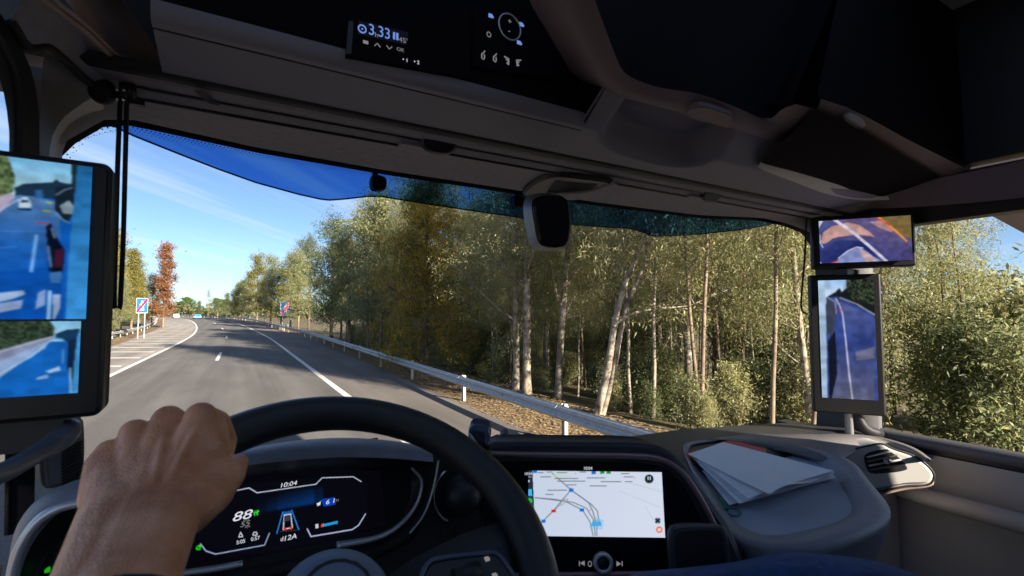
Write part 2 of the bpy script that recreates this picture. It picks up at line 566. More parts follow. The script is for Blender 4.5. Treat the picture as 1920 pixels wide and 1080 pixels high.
def ground_z(x, y):
    xr = x - off(y)
    z = zroad(y) - 0.05
    if xr > 8.2: z -= min(1.4, (xr - 8.2) * 0.11)
    if xr < -13.5: z -= min(1.0, (-13.5 - xr) * 0.08)
    return z


rng = random.Random(4)
gx = [-1500, -600, -250, -120, -80, -60, -45, -36, -30, -26, -22, -19, -16, -13.5, -9, -4, 0, 4, 8.2, 10, 12, 15, 18, 22, 26, 30, 36, 45, 60, 80, 120, 250, 600, 1500]
gy = [-900, -300, -80, -20] + list(range(-8, 120, 4)) + list(range(120, 330, 6)) + [340, 360, 480, 700, 1100, 1800, 3000]
rows = []
for y in gy:
    row = []
    for x in gx:
        o_ = off(min(y, 360)); xx = x + (o_ if abs(x) < 200 else 0)
        z = ground_z(x + off(min(y, 360)), min(y, 360))
        if abs(x) > 10 and abs(x) < 100 and y > 0: z += rng.uniform(-.10, .10)
        row.append((xx, y, z))
    rows.append(row)
put('ground', MB().loft(rows), M_SOIL, kind='structure')
put('road', strip(-4.9, 3.35, 0.0), M_ROAD, kind='structure')
put('right_shoulder', strip(3.35, lambda y: 5.9 + .02 * max(0, min(y, 60) - 8), -0.004), M_SHLD, kind='structure')
put('gore_area', strip(lambda y: -8.7 - .055 * max(0, min(y, 75) - 40), -4.9, -0.004), M_GORE, kind='structure')
put('right_verge', strip(lambda y: 5.9 + .02 * max(0, min(y, 60) - 8), 8.6, -0.012, nx=3), M_DIRT, kind='structure')
put('left_verge', strip(-13.6, lambda y: -8.7 - .055 * max(0, min(y, 75) - 40), -0.012, nx=3), M_DIRT, kind='structure')
mk = strip(3.08, 3.30, 0.004)
mk.loft(strip(-5.02, -4.78, 0.004).v and [[rpt(-5.02, y, .004), rpt(-4.78, y, .004)] for y in YS], smooth=False)
put('edge_line_marking', mk, M_PAINT, kind='structure')
k = 0
for y0 in np.arange(3.0, 330, 31.0 / 1.0):
    for (ya, ln) in ((y0 + 30.2 - 31, 7.2),):
        if ya < -20: continue
        put('lane_dash', MB().loft([[rpt(-1.17, ya + ln * q / 3, .004), rpt(-.98, ya + ln * q / 3, .004)] for q in range(4)], smooth=False), M_PAINT, kind='structure')
for i, y0 in enumerate(np.arange(15, 150, 5.6)):
    xo = -8.5 - .055 * max(0, min(y0, 75) - 40)
    put('hatch_stripe', MB().loft([[rpt(-5.3, y0, .002), rpt(-5.3, y0 + .6, .002)], [rpt(xo, y0 + 1.6, .002), rpt(xo, y0 + 2.2, .002)]], smooth=False), M_PAINT, kind='structure')

# ---- crash barriers
M_ZINC = mat('galvanised_steel', (.40, .42, .44), .55, metal=.25, var=.15, vscale=8, bump=.15, bscale=60)
M_POST = mat('galvanised_post', (.42, .42, .41), .55, metal=.2, var=.15, vscale=10)
M_ORNG = mat('orange_reflector', (.75, .22, .02), .3)
WPROF = [(.00, .445), (.005, .455), (.035, .475), (.075, .505), (.08, .525), (.075, .545), (.03, .575), (.012, .60), (.03, .625), (.075, .655), (.08, .675), (.075, .695), (.035, .725), (.005, .745), (.0, .755)]


def barrier(name, lab, xf, side, y0, y1, posts, refl, grp):
    t = thing(name, lab, 'crash barrier', rpt(xf(y0), y0, -.05), grp)
    ys = list(np.arange(y0, min(y1, 120), 2.0)) + list(np.arange(max(y0, 120), y1, 5.0))
    b = MB().loft([[rpt(xf(y) + side * q, y, z) for q, z in WPROF] for y in ys])
    b.loft([[rpt(xf(y) + side * (q - .004), y, z) for q, z in WPROF[::-1]] for y in ys])
    put('beam', b, M_ZINC, t)
    pm = None
    for y in posts:
        x, yy, z = rpt(xf(y) - side * .08, y, 0)
        if pm is None:
            q = MB(); q.box((0, 0, .36), (.045, .12, .86)); q.box((.022 * side, 0, .60), (.10, .16, .30)); q.box((-.03, .055, .36), (.06, .008, .86)); q.box((-.03, -.055, .36), (.06, .008, .86))
            pm = q.mesh('post'); pm.materials.append(M_POST)
        o = bpy.data.objects.new('post', pm); COL.objects.link(o); o.parent = t
        o.location = Vector((x, yy, z)) - t.location
    bb = MB()
    for y in posts:
        if y < 0 or y > 50: continue
        for dy in (-.14, -.05, .05, .14):
            for z in (.53, .67): bb.ball(rpt(xf(y + dy) + side * .079, y + dy, z), .016, 6, 4, sc=(.5, 1, 1))
        b_ = [rpt(xf(y + .17) + side * (q + .004), y + .17, z) for q, z in WPROF]
        bb.tube(b_, .006, 5)
    if bb.v: put('splice_bolt', bb, M_ZINC, t, kind='stuff')
    for y in refl:
        x, yy, z = rpt(xf(y) + side * .02, y, .60)
        put('reflector', MB().box((x, yy, z), (.05, .05, .09)), M_ORNG, t)
    return t


xr_ = lambda y: 6.05 + .02 * max(0, min(y, 62) - 8)
barrier('guardrail', 'galvanised steel guardrail along the right shoulder in front of the forest', xr_, -1, -6, 330,
        [-2.2, 3.1] + list(8.45 + 5.55 * np.arange(0, 50)), [11.2, 22.4, 30, 41], None)
xl_ = lambda y: -12.0 - .0 * y
barrier('guardrail', 'galvanised steel guardrail on the left verge below the reddish tree', xl_, 1, 20, 300,
        list(24 + 5.0 * np.arange(0, 52)), [80], None)

# ---- end of motorway signs
M_SBLUE = mat('sign_blue', (.012, .105, .46), .75, spec=.1)
M_SWHT = mat('sign_white', (.62, .62, .61), .75, spec=.1)
M_SRED = mat('sign_red', (.55, .015, .03), .75, spec=.1)


def motorway_sign(px, d, cy, w, h, lab):
    c = atD(px, cy, d); g = ground_z(c[0], c[1])
    t = thing('motorway_end_sign', lab, 'road sign', (c[0], c[1], g), 'end of motorway signs')
    a = math.atan2(c[0], c[1]) * .8
    u = np.array([math.cos(a), -math.sin(a), 0]); n = np.array([-math.sin(a), -math.cos(a), 0]); z = np.array([0, 0, 1.0])
    P = lambda s, q, o=0: c + u * s * w / 2 + z * q * h / 2 + n * o
    def rr(k, o): return [P(x * k, y * k2, o) for x, y, k2 in [(-1, -.93, k), (-.93, -1, k), (.93, -1, k), (1, -.93, k), (1, .93, k), (.93, 1, k), (-.93, 1, k), (-1, .93, k)]]
    put('sign_board', MB().slab(rr(1, 0), n, .03), M_SWHT, t)
    pan = put('blue_panel', MB().slab(rr(.95, .004), n, .002), M_SBLUE, t)
    w_ = MB()
    w_.slab([P(-.36, -.66, .008), P(-.10, -.66, .008), P(-.05, .66, .008), P(-.13, .66, .008)], n, .002)
    w_.slab([P(.10, -.66, .008), P(.36, -.66, .008), P(.13, .66, .008), P(.05, .66, .008)], n, .002)
    w_.slab([P(-.44, .12, .011), P(.44, .12, .011), P(.44, .20, .011), P(-.44, .20, .011)], n, .002)
    w_.slab([P(-.44, .04, .011), P(-.37, .04, .011), P(-.37, .12, .011), P(-.44, .12, .011)], n, .002)
    w_.slab([P(.37, .04, .011), P(.44, .04, .011), P(.44, .12, .011), P(.37, .12, .011)], n, .002)
    put('motorway_symbol', w_, M_SWHT, pan)
    put('red_diagonal_bar', MB().slab([P(-.95, -.94, .016), P(-.70, -.94, .016), P(.95, .72, .016), P(.95, .94, .016), P(.70, .94, .016), P(-.95, -.72, .016)], n, .002), M_SRED, pan)
    for s in (-.55, .55):
        b = P(s, 0, -.06)
        put('post', MB().tube([(b[0], b[1], g - .3), (b[0], b[1], c[2] + h * .45)], .05, 10), M_POST, t)
    return t


motorway_sign(266.5, 55, 573, 1.06, 1.72, 'blue end of motorway sign with red diagonal on the left verge before the reddish tree')
motorway_sign(535.5, 82, 579, 1.62, 2.30, 'blue end of motorway sign with red diagonal behind the right guardrail')

# ---- two cars far down the road
M_CARB = mat('blue_car_paint', (.06, .20, .45), .3, coat=.6)
M_CARW = mat('white_car_paint', (.62, .66, .70), .3, coat=.6)
M_TYRE = mat('tyre', (.02, .02, .02), .8)


def car(x, y, m, lab, L_=4.3, W_=1.8, Ht=1.5):
    loc = rpt(x, y, 0)
    a = math.atan2(-(off(y + 2) - off(y - 2)), 4.0)
    t = thing('car', lab, 'car', loc, 'cars far ahead on the bend', a)
    prof = [(-L_ / 2, .35), (-L_ / 2, .75), (-L_ / 2 + .12, .92), (-L_ * .33, Ht - .05), (-L_ * .25, Ht), (L_ * .05, Ht), (L_ * .24, .98), (L_ * .45, .82), (L_ / 2, .6), (L_ / 2, .35), (L_ * .4, .22), (-L_ * .4, .22)]
    rows = []
    for s in (-1, -.96, -.82, .82, .96, 1):
        k = .94 if abs(s) == 1 else 1
        rows.append([(s * W_ / 2 * (1 - .16 * max(0, (z - .9) / .6)), yy * k, .25 + (z - .25) * k) for yy, z in prof])
    put('body', MB().loft(rows, closed=True, smooth=False, cap0=True, cap1=True), m, t, local=True)
    g = MB(); g.box((0, -L_ * .335, 1.17), (W_ * .72, .14, .34), Matrix.Rotation(R(-32), 3, 'X'))
    put('rear_window', g, M_GLOSS, t, local=True)
    for sx in (-1, 1):
        put('rear_light', MB().box((sx * W_ * .42, -L_ / 2 - .0, .78), (.2, .06, .16)), M_RED, t, local=True)
        for yy in (-L_ * .31, L_ * .31):
            put('wheel', MB().lathe((sx * (W_ / 2 - .2), yy, .32), (sx, 0, 0), [(.2, 0), (.32, .02), (.32, .2), (.2, .22), (.05, .2)], 16), M_TYRE, t, local=True)


car(-1.5, 178, M_CARB, 'blue hatchback driving away where the road bends left')
car(-5.0, 205, M_CARW, 'pale car just ahead of the blue hatchback on the bend')

# ------------------------------------------------------------------ trees
def leaf_mat(name, cols, tl=.35, rough=.55):
    m = bpy.data.materials.new(name); m.use_nodes = True
    t = m.node_tree; b = t.nodes['Principled BSDF']; o = t.nodes['Material Output']
    a = t.nodes.new('ShaderNodeVertexColor'); a.layer_name = 'tint'
    oi = t.nodes.new('ShaderNodeObjectInfo')
    sp = t.nodes.new('ShaderNodeSeparateColor'); t.links.new(a.outputs[0], sp.inputs[0])
    ad = t.nodes.new('ShaderNodeMath'); ad.operation = 'MULTIPLY_ADD'; ad.inputs[1].default_value = .24
    sb = t.nodes.new('ShaderNodeMath'); sb.operation = 'SUBTRACT'; sb.inputs[1].default_value = .12
    t.links.new(oi.outputs['Random'], ad.inputs[0]); t.links.new(sp.outputs[0], sb.inputs[0]); t.links.new(sb.outputs[0], ad.inputs[2])
    r = t.nodes.new('ShaderNodeValToRGB')
    els = r.color_ramp.elements
    for i, c in enumerate(cols):
        p = i / (len(cols) - 1)
        e = els[i] if i < 2 else els.new(p)
        e.position = p; e.color = (*c, 1)
    els[1].position = 1 / (len(cols) - 1)
    t.links.new(ad.outputs[0], r.inputs[0])
    t.links.new(r.outputs[0], b.inputs['Base Color']); b.inputs['Roughness'].default_value = rough
    tr = t.nodes.new('ShaderNodeBsdfTranslucent'); t.links.new(r.outputs[0], tr.inputs[0])
    mx = t.nodes.new('ShaderNodeMixShader'); mx.inputs[0].default_value = tl
    t.links.new(b.outputs[0], mx.inputs[1]); t.links.new(tr.outputs[0], mx.inputs[2]); t.links.new(mx.outputs[0], o.inputs[0])
    return m


def bark_mat(name, c, c2, sc=3.0):
    m = mat(name, c, .85, var=.3, vscale=sc, c2=c2, bump=.8, bscale=14)
    return m


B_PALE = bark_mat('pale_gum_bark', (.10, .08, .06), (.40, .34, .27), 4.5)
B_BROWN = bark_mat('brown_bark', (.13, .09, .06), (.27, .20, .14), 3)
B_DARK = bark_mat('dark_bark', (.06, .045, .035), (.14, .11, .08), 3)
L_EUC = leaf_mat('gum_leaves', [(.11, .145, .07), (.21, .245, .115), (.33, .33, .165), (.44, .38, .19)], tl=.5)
L_EUCG = leaf_mat('pale_gum_leaves', [(.14, .17, .078), (.27, .28, .135), (.40, .375, .185), (.50, .44, .23)], tl=.5)  # paler leaf tone used on part of the gums and bushes
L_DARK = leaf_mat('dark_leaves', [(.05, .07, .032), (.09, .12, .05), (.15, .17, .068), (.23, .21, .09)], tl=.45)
L_OAK = leaf_mat('golden_needles', [(.055, .065, .016), (.19, .155, .020), (.46, .32, .035), (.70, .47, .06)], tl=.4)
L_YEL = leaf_mat('autumn_poplar_leaves', [(.06, .075, .018), (.13, .14, .03), (.26, .22, .05), (.38, .28, .07)], tl=.45)
L_RUST = leaf_mat('rust_leaves', [(.09, .045, .022), (.20, .085, .038), (.33, .15, .065), (.38, .20, .09)], tl=.4)
L_PINE = leaf_mat('stone_pine_needles', [(.04, .075, .012), (.09, .14, .02), (.15, .20, .03)])


def skeleton(rg, h, r0, cb, nb, spread, rise, lean=(0, 0), wob=.04, sub=4, path=None, taper=.8):
    mb = MB(); tips = []
    if path is None:
        path = []
        for i in range(9):
            t = i / 8
            path.append((lean[0] * h * t ** 1.3 + rg.gauss(0, wob * h * .25) * t, lean[1] * h * t ** 1.3 + rg.gauss(0, wob * h * .25) * t, h * t))
    P = spline(path, 16)
    mb.tube(P, [r0 * (1.25 if i == 0 else 1) * (1 - taper * (i / 15)) for i in range(16)], 9)
    az = rg.uniform(0, 6.28)
    for b in range(nb):
        t = cb + (0.97 - cb) * ((b + rg.random()) / nb)
        k = t * 15; i = min(int(k), 14); q = P[i] + (P[i + 1] - P[i]) * (k - i)
        az += 2.4 + rg.uniform(-.5, .5)
        up = rise + rg.uniform(-.25, .25) + .5 * (t - cb)
        ln = spread * h * (1.0 - .62 * (t - cb) / (1 - cb)) * rg.uniform(.65, 1.15)
        d = np.array([math.cos(az) * math.cos(up), math.sin(az) * math.cos(up), math.sin(up)])
        bp = [q]
        for s in range(1, 5):
            d = unit(d + np.array([rg.gauss(0, .16), rg.gauss(0, .16), rg.gauss(.03, .12)]))
            bp.append(bp[-1] + d * ln / 4)
        rb = max(.012, r0 * (1 - taper * t) * .45)
        mb.tube(bp, [rb * (1 - .8 * s / 4) for s in range(5)], 6, cap=False)
        tips.append((bp[-1], ln)); tips.append((bp[3], ln))
        for s in range(sub):
            j = rg.choice([1, 2, 3, 3]); o = np.array(bp[j])
            d2 = unit(d + np.array([rg.gauss(0, .7), rg.gauss(0, .7), rg.gauss(.1, .5)]))
            e = [o, o + d2 * ln * .2, o + d2 * ln * .42 + np.array([0, 0, rg.uniform(-.05, .06) * ln])]
            mb.tube(e, [rb * .4, rb * .28, rb * .1], 4, cap=False)
            tips.append((e[-1], ln)); tips.append((e[1], ln))
    return mb, tips


def leaves(name, seed, tips, n, sig, ll, lw, droop, zsq=.8, clump=.5, shell=0.0):
    r = np.random.RandomState(seed)
    T = np.array([t[0] for t in tips])
    K = 7
    sg0 = sig * (.6 + .8 * r.rand(len(T)))
    T = (T[:, None, :] + r.randn(len(T), K, 3) * sg0[:, None, None] * np.array([1, 1, zsq])).reshape(-1, 3)
    T = T[r.rand(len(T)) < .8]
    sig = sig * .36
    ti = r.randint(0, len(T), n)
    tint_t = r.rand(len(T))
    sg = sig * (.6 + .8 * r.rand(len(T)))
    c = T[ti] + r.randn(n, 3) * sg[ti][:, None] * np.array([1, 1, zsq])
    c[:, 2] = np.maximum(c[:, 2], .15)
    d = r.randn(n, 3); d[:, 2] -= droop; d /= np.linalg.norm(d, axis=1)[:, None]
    q = r.randn(n, 3); s = np.cross(d, q); s /= np.linalg.norm(s, axis=1)[:, None] + 1e-9
    l = ll * (.6 + .8 * r.rand(n))[:, None]; w = lw * (.6 + .8 * r.rand(n))[:, None]
    V = np.stack([c, c + d * l * .45 + s * w / 2, c + d * l, c + d * l * .45 - s * w / 2], 1).reshape(-1, 3)
    me = bpy.data.meshes.new(name)
    me.vertices.add(n * 4); me.vertices.foreach_set('co', V.reshape(-1))
    me.loops.add(n * 4); me.loops.foreach_set('vertex_index', np.arange(n * 4, dtype=np.int32))
    me.polygons.add(n); me.polygons.foreach_set('loop_start', np.arange(0, n * 4, 4, dtype=np.int32))
    me.update(calc_edges=True)
    tv = np.clip(clump * tint_t[ti] + (1 - clump) * r.rand(n), 0, 1)
    col = np.stack([tv, tv, tv, np.ones(n)], 1)
    at = me.color_attributes.new('tint', 'FLOAT_COLOR', 'CORNER')
    at.data.foreach_set('color', np.repeat(col, 4, 0).reshape(-1))
    return me


def proto(seed, h, r0, cb, nb, spread, rise, bark, lm, n, sig, ll, lw, droop, sub=4, path=None, lean=(0, 0), wob=.04, clump=.55, zsq=.8, taper=.8):
    rg = random.Random(seed)
    mb, tips = skeleton(rg, h, r0, cb, nb, spread, rise, lean, wob, sub, path, taper)
    tm = mb.mesh('trunk'); tm.materials.append(bark)
    cm = leaves('crown', seed, tips, n, sig, ll, lw, droop, zsq, clump); cm.materials.append(lm)
    return tm, cm, h


def tree(pr, x, y, name, lab, cat='tree', group=None, h=None, rz=None, zoff=0.0):
    tm, cm, h0 = pr
    s = (h / h0) if h else 1.0
    t = thing(name, lab, cat, (x, y, ground_z(x, y) - .12 + zoff), group, rz if rz is not None else rng.uniform(0, 6.28))
    t.scale = (s, s, s)
    for nm, me in (('trunk', tm), ('crown', cm)):
        o = bpy.data.objects.new(nm, me); COL.objects.link(o); o.parent = t
    return t


def tree_at(pr, px, d, name, lab, **kw):
    c = atD(px, 590, d)
    return tree(pr, c[0], c[1], name, lab, **kw)


EUC = [proto(11 + i, 15, .14 + .02 * (i % 3), .13 + .06 * (i % 3), 20, .19, .70, B_PALE if i % 2 == 0 else B_BROWN, L_EUC if i % 2 else L_EUCG, (40000, 20000)[i % 2], .50, .105, .027, .8, lean=(.05 * (i - 2), .03 * (i % 2)), sub=5) for i in range(6)]
SAP = [proto(81 + i, 12, .055, .30, 13, .13, .95, B_PALE if i % 2 else B_BROWN, L_EUC if i % 2 else L_EUCG, 7000, .42, .13, .033, .9, lean=(.09 * (i - 1.5), .05 * (i - 1)), sub=4, taper=.7) for i in range(4)]
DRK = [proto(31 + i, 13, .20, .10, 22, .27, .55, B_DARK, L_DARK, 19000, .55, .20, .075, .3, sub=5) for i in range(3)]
MIX = [proto(41 + i, 13, .18, .16, 20, .24, .6, B_BROWN, L_YEL if i else L_EUC, 17000, .55, .20, .085, .3, sub=5) for i in range(2)]
OAK = proto(51, 9, .13, .05, 34, .25, .30, B_DARK, L_OAK, 42000, .42, .22, .022, 1.1, sub=5, clump=.85, zsq=.9)
POP = proto(52, 14, .2, .12, 26, .20, .75, B_BROWN, L_YEL, 20000, .55, .20, .12, .3, sub=5)
RST = proto(53, 16, .2, .10, 22, .16, .9, B_BROWN, L_RUST, 16000, .50, .22, .14, .2, sub=5)
BSH = [proto(61 + i, 2.6, .03, .05, 14, .38, .6, B_DARK, (L_EUC, L_DARK, L_EUCG)[i], 5000, .28, .14, .04, .4, sub=4) for i in range(3)]
PIN = proto(71, 9, .25, .55, 16, .42, .25, B_BROWN, L_PINE, 14000, .5, .3, .08, -.6, sub=4, zsq=.4)

# the pale twin-trunked gum close to the guardrail
b0 = atD(1117, 775, 13.0)
bz = ground_z(b0[0], b0[1])


def twin(pts, d0, dd):
    return [atD(px, py, d0 + dd * i) - np.array([b0[0], b0[1], bz]) for i, (px, py) in enumerate(pts)]


t = thing('gum_tree', 'pale leaning gum tree with two bare trunks just behind the guardrail', 'tree', (b0[0], b0[1], bz))
mb = MB(); tips = []
rg = random.Random(8)
w1 = [(1117, 790), (1140, 690), (1152, 610), (1172, 535), (1200, 470), (1222, 430), (1240, 385), (1262, 320), (1270, 250)]
w2 = [(1126, 790), (1150, 700), (1166, 610), (1182, 555), (1203, 510), (1217, 455), (1250, 420), (1300, 350), (1330, 280)]
w3 = [(1150, 612), (1170, 596), (1200, 584), (1240, 578), (1285, 574), (1310, 566), (1340, 550)]
w4 = [(1222, 430), (1185, 400), (1160, 350), (1150, 290)]
for wpts, ra, rb_ in ((w1, .115, .025), (w2, .085, .025), (w3, .042, .010), (w4, .04, .012)):
    P = spline(twin(wpts, 13.0, .05), 24)
    mb.tube(P, [ra + (rb_ - ra) * i / 23 for i in range(24)], 10)
    for k_ in range(10):
        i = rg.randint(12, 23); q = P[i]
        d = unit(np.array([rg.gauss(0, 1), rg.gauss(0, 1), rg.gauss(.4, .5)]))
        e = [q, q + d * .9, q + d * 1.8 + np.array([0, 0, -.1])]
        mb.tube(e, [.02, .013, .005], 5, cap=False)
        tips += [(e[1], 1), (e[2], 1)]
put('trunk', mb, B_PALE, t, local=True)
cm = leaves('crown', 77, tips, 9000, .38, .19, .035, 1.0)
put('crown', cm, L_EUCG, t, local=True)

tree_at(OAK, 800, 22.5, 'golden_tree', 'golden olive feathery tree standing behind the guardrail in the middle', h=9.4, rz=.5)
tree_at(EUC[0], 968, 17.5, 'gum_tree', 'gum tree with a thick straight pale trunk between golden tree and twin gum', h=14.5, rz=1.0)
tree_at(EUC[2], 988, 16.5, 'gum_tree', 'thin gum tree leaning beside the thick straight trunk', h=12.5, rz=3.3)
tree_at(EUC[4], 1046, 17, 'gum_tree', 'slim pale gum tree halfway between straight trunk and twin gum', h=13, rz=5.1)
tree_at(RST, 307, 86, 'rust_tree', 'tall tree with rust red foliage on the left verge behind the sign', h=15.0, rz=.4)
tree_at(POP, 205, 64, 'poplar_tree', 'yellow green tree beside the left monitor, nearest on the left verge', h=14.0, rz=1.4)
tree_at(POP, 247, 74, 'poplar_tree', 'yellow green tree behind the blue sign on the left verge', h=12.2, rz=2.9)
tree_at(MIX[1], 285, 92, 'poplar_tree', 'low yellow green tree at the foot of the rust red tree', h=9.5, rz=.9)
tree_at(MIX[0], 228, 60, 'poplar_tree', 'olive bush-like tree low behind the left guardrail', h=7.0, rz=3.9)
for px, d, h in ((120, 58, 14), (60, 60, 15), (0, 62, 15), (-80, 60, 14), (165, 70, 15), (-200, 55, 14), (262, 110, 11)):
    tree_at(POP, px, d, 'poplar_tree', 'yellow green tree in the row along the left verge', group='trees in the row along the left verge', h=h)

for px, d, h, pr, lab in (
    (580, 52, 11.0, DRK[0], 'dark leafy tree right of the right sign, first of the tall dark ones'),
    (622, 56, 13.5, DRK[1], 'tall dark tree with a narrow ragged top against the sky'),
    (655, 44, 11.2, MIX[0], 'grey green tree between the dark trees and the golden tree'),
    (690, 40, 12.0, EUC[3], 'airy gum tree rising above the golden tree on its left'),
    (715, 33, 11.0, MIX[0], 'tall green tree touching the golden tree on its left'),
    (735, 30, 9.6, EUC[1], 'gum tree directly behind the golden tree'),
    (545, 92, 13.5, MIX[1], 'yellow green tree behind the right sign'),
    (508, 104, 14.5, MIX[0], 'slender pointed tree left of the right sign'),
    (482, 118, 16.0, MIX[1], 'rounded yellow topped tree at the left of the right-hand tree line'),
    (455, 128, 10.5, DRK[2], 'dark low tree ending the right-hand tree line'),
    (440, 150, 9.5, MIX[0], 'small green tree past the end of the right-hand tree line'),
    (560, 78, 12.5, MIX[0], 'green tree half hidden between the right sign and the dark trees'),
    (527, 99, 12.0, DRK[0], 'dark rounded tree just left of the right sign, under the pointed tree'),
    (497, 96, 9.0, MIX[1], 'low yellowish tree under the pointed tree left of the right sign'),
    (468, 112, 11.5, MIX[0], 'green tree among the low ones left of the right sign'),
    (448, 138, 10.5, MIX[1], 'pale green tree close to the left end of the right-hand tree line'),
    (425, 175, 9.0, DRK[1], 'dark green low tree beyond the left end of the right-hand tree line'),
    (405, 205, 8.5, DRK[0], 'dark green low tree on the bend beside the thin leaning tree'),
):
    d0 = d
    if px == 580: d = 96
    while True:
        c = atD(px, 590, d)
        if c[0] - off(c[1]) > 9.4 or d > 260: break
        d += 1.0
    tree_at(pr, px, d, 'roadside_tree', lab, h=(h - 2.7) * d / d0 + 2.7)
for px, d, h, lab in ((350, 330, 12.5, 'bright green round pine far away above the bend, largest one'), (338, 340, 10, 'bright green round pine far away, left of the largest'), (408, 260, 10, 'bright green round pine far away, right of the dark spruce'),
                      (425, 240, 9, 'bright green round pine far away beside the right-hand tree line')):
    tree_at(PIN, px, d, 'stone_pine', lab, h=h * 1.05)
tree_at(DRK[1], 373, 235, 'far_tree', 'small dark pointed tree far away on the bend', h=8)
tree_at(EUC[1], 390, 235, 'far_tree', 'thin leaning tree far away on the bend', h=14.5)

# forest on the right: rows of gums thinning out to a dark wood
frng = random.Random(21)
pts = []
def try_pt(x, y, dm):
    if y < (.30 * x + 1.0 if x < 17 else .04 * x): return
    if x < 12.5 and y < 21: return
    for q in pts:
        if (q[0] - x) ** 2 + (q[1] - y) ** 2 < dm * dm: return
    pts.append((x, y))


for _ in range(2600):
    x = 10.2 + 48 * frng.random() ** 1.35; y = frng.uniform(1, 78)
    if x > 32 and y < 38: continue
    if y > 45 and x < 11: continue
    try_pt(x, y, (2.7 if y > .55 * x else 4.4) + .06 * x)
for x, y in pts:
    near = x < 16
    if y > 38:
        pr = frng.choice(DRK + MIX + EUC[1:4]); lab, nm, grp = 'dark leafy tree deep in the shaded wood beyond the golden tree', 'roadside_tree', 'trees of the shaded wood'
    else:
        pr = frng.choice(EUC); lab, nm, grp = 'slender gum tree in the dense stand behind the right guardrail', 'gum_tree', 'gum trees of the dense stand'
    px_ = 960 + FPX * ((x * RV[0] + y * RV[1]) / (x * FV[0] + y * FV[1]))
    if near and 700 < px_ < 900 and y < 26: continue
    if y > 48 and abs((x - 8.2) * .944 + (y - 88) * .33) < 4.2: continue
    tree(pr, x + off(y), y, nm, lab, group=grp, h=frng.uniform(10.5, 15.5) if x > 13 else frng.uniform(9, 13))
for i in range(95):
    y = frng.uniform(2, 60); x = 9.6 + 15 * frng.random() ** 1.5 + .02 * min(y, 60)
    if y < (.33 * x + 1 if x < 14 else .1 * x): continue
    tree(frng.choice(BSH), x + off(y), y, 'bush', 'leafy bush in the undergrowth behind the right guardrail', 'bush', group='bushes behind the right guardrail', h=frng.uniform(1.0, 2.2) + .22 * max(0, x - 10))
for i in range(46):
    y = frng.uniform(7, 42); x = 9.5 + 4.5 * frng.random() + .02 * min(y, 60)
    tree(frng.choice(BSH), x + off(y), y, 'bush', 'leafy bush in the undergrowth behind the right guardrail', 'bush', group='bushes behind the right guardrail', h=frng.uniform(.8, 2.0))
for i in range(120):
    y = frng.uniform(4, 40); x = 9.8 + 20 * frng.random() ** 1.3
    if y < .28 * x: continue
    tree(frng.choice(SAP), x, y, 'gum_sapling', 'thin young gum tree with a bare stem in the stand behind the right guardrail', group='young gum trees behind the right guardrail', h=frng.uniform(7, 13))
for i in range(26):
    y = frng.uniform(45, 110); x = frng.uniform(-19, -14.2)
    tree(frng.choice(BSH), x + off(y), y, 'bush', 'leafy bush in the undergrowth behind the left guardrail', 'bush', group='bushes behind the left guardrail', h=frng.uniform(1.5, 3.2))

def mass(name, boxes, n, m, size, lab):
    r = np.random.RandomState(9); V = []
    for (xa, xb, ya, yb, h) in boxes:
        x = r.uniform(xa, xb, n); y = r.uniform(ya, yb, n)
        top = h * (.62 + .38 * np.sin(x * .11 + y * .05) * np.sin(x * .043 + 1.3))
        z = top * r.rand(n) ** .6 + np.array([ground_z(a, min(b, 340)) for a, b in zip(x, y)])
        c = np.stack([x, y, z], 1); d = r.randn(n, 3); d /= np.linalg.norm(d, axis=1)[:, None]; q = np.cross(d, r.randn(n, 3)); q /= np.linalg.norm(q, axis=1)[:, None]
        V.append(np.stack([c, c + d * size * .5 + q * size * .3, c + d * size, c + d * size * .5 - q * size * .3], 1))
    V = np.concatenate(V); k = len(V)
    me = bpy.data.meshes.new(name); me.from_pydata(V.reshape(-1, 3).tolist(), [], np.arange(k * 4).reshape(-1, 4).tolist())
    tv = np.repeat(np.random.RandomState(1).rand(k), 4); at = me.color_attributes.new('tint', 'FLOAT_COLOR', 'CORNER')
    at.data.foreach_set('color', np.stack([tv, tv, tv, np.ones(k * 4)], 1).reshape(-1))
    put(name, me, m, kind='stuff', lab=lab, cat='wood')


mass('far_woods', [(-160, 40, 360, 420, 12), (40, 260, 330, 420, 13), (-160, -70, 120, 360, 12), (70, 140, 40, 330, 13)], 9000, L_DARK, 2.2, 'far dark woods closing the horizon behind the roadside trees')
# dead leaves and bark on the verge
lr = np.random.RandomState(5)


def litter(name, n, xf, y0, y1, m, size, lab):
    y = y0 + (y1 - y0) * lr.rand(n) ** 1.6
    x = np.array([xf(q, r_) for q, r_ in zip(y, lr.rand(n))])
    V = []
    for a_, b_ in zip(x, y):
        th = lr.rand() * 6.28; l = size * (.5 + lr.rand()); w = l * (.25 + .4 * lr.rand()); h = size * .35 * lr.rand()
        c, s = math.cos(th), math.sin(th); z = zroad(b_)
        V += [(a_ + off(b_) - c * l, b_ - s * l, z + .004), (a_ + off(b_) + s * w, b_ - c * w, z + h), (a_ + off(b_) + c * l, b_ + s * l, z + .01 + h * .6), (a_ + off(b_) - s * w, b_ + c * w, z + h * .5)]
    me = bpy.data.meshes.new(name)
    me.from_pydata(V, [], [(4 * i, 4 * i + 1, 4 * i + 2, 4 * i + 3) for i in range(n)])
    put(name, me, m, kind='stuff', lab=lab, cat='leaf litter')


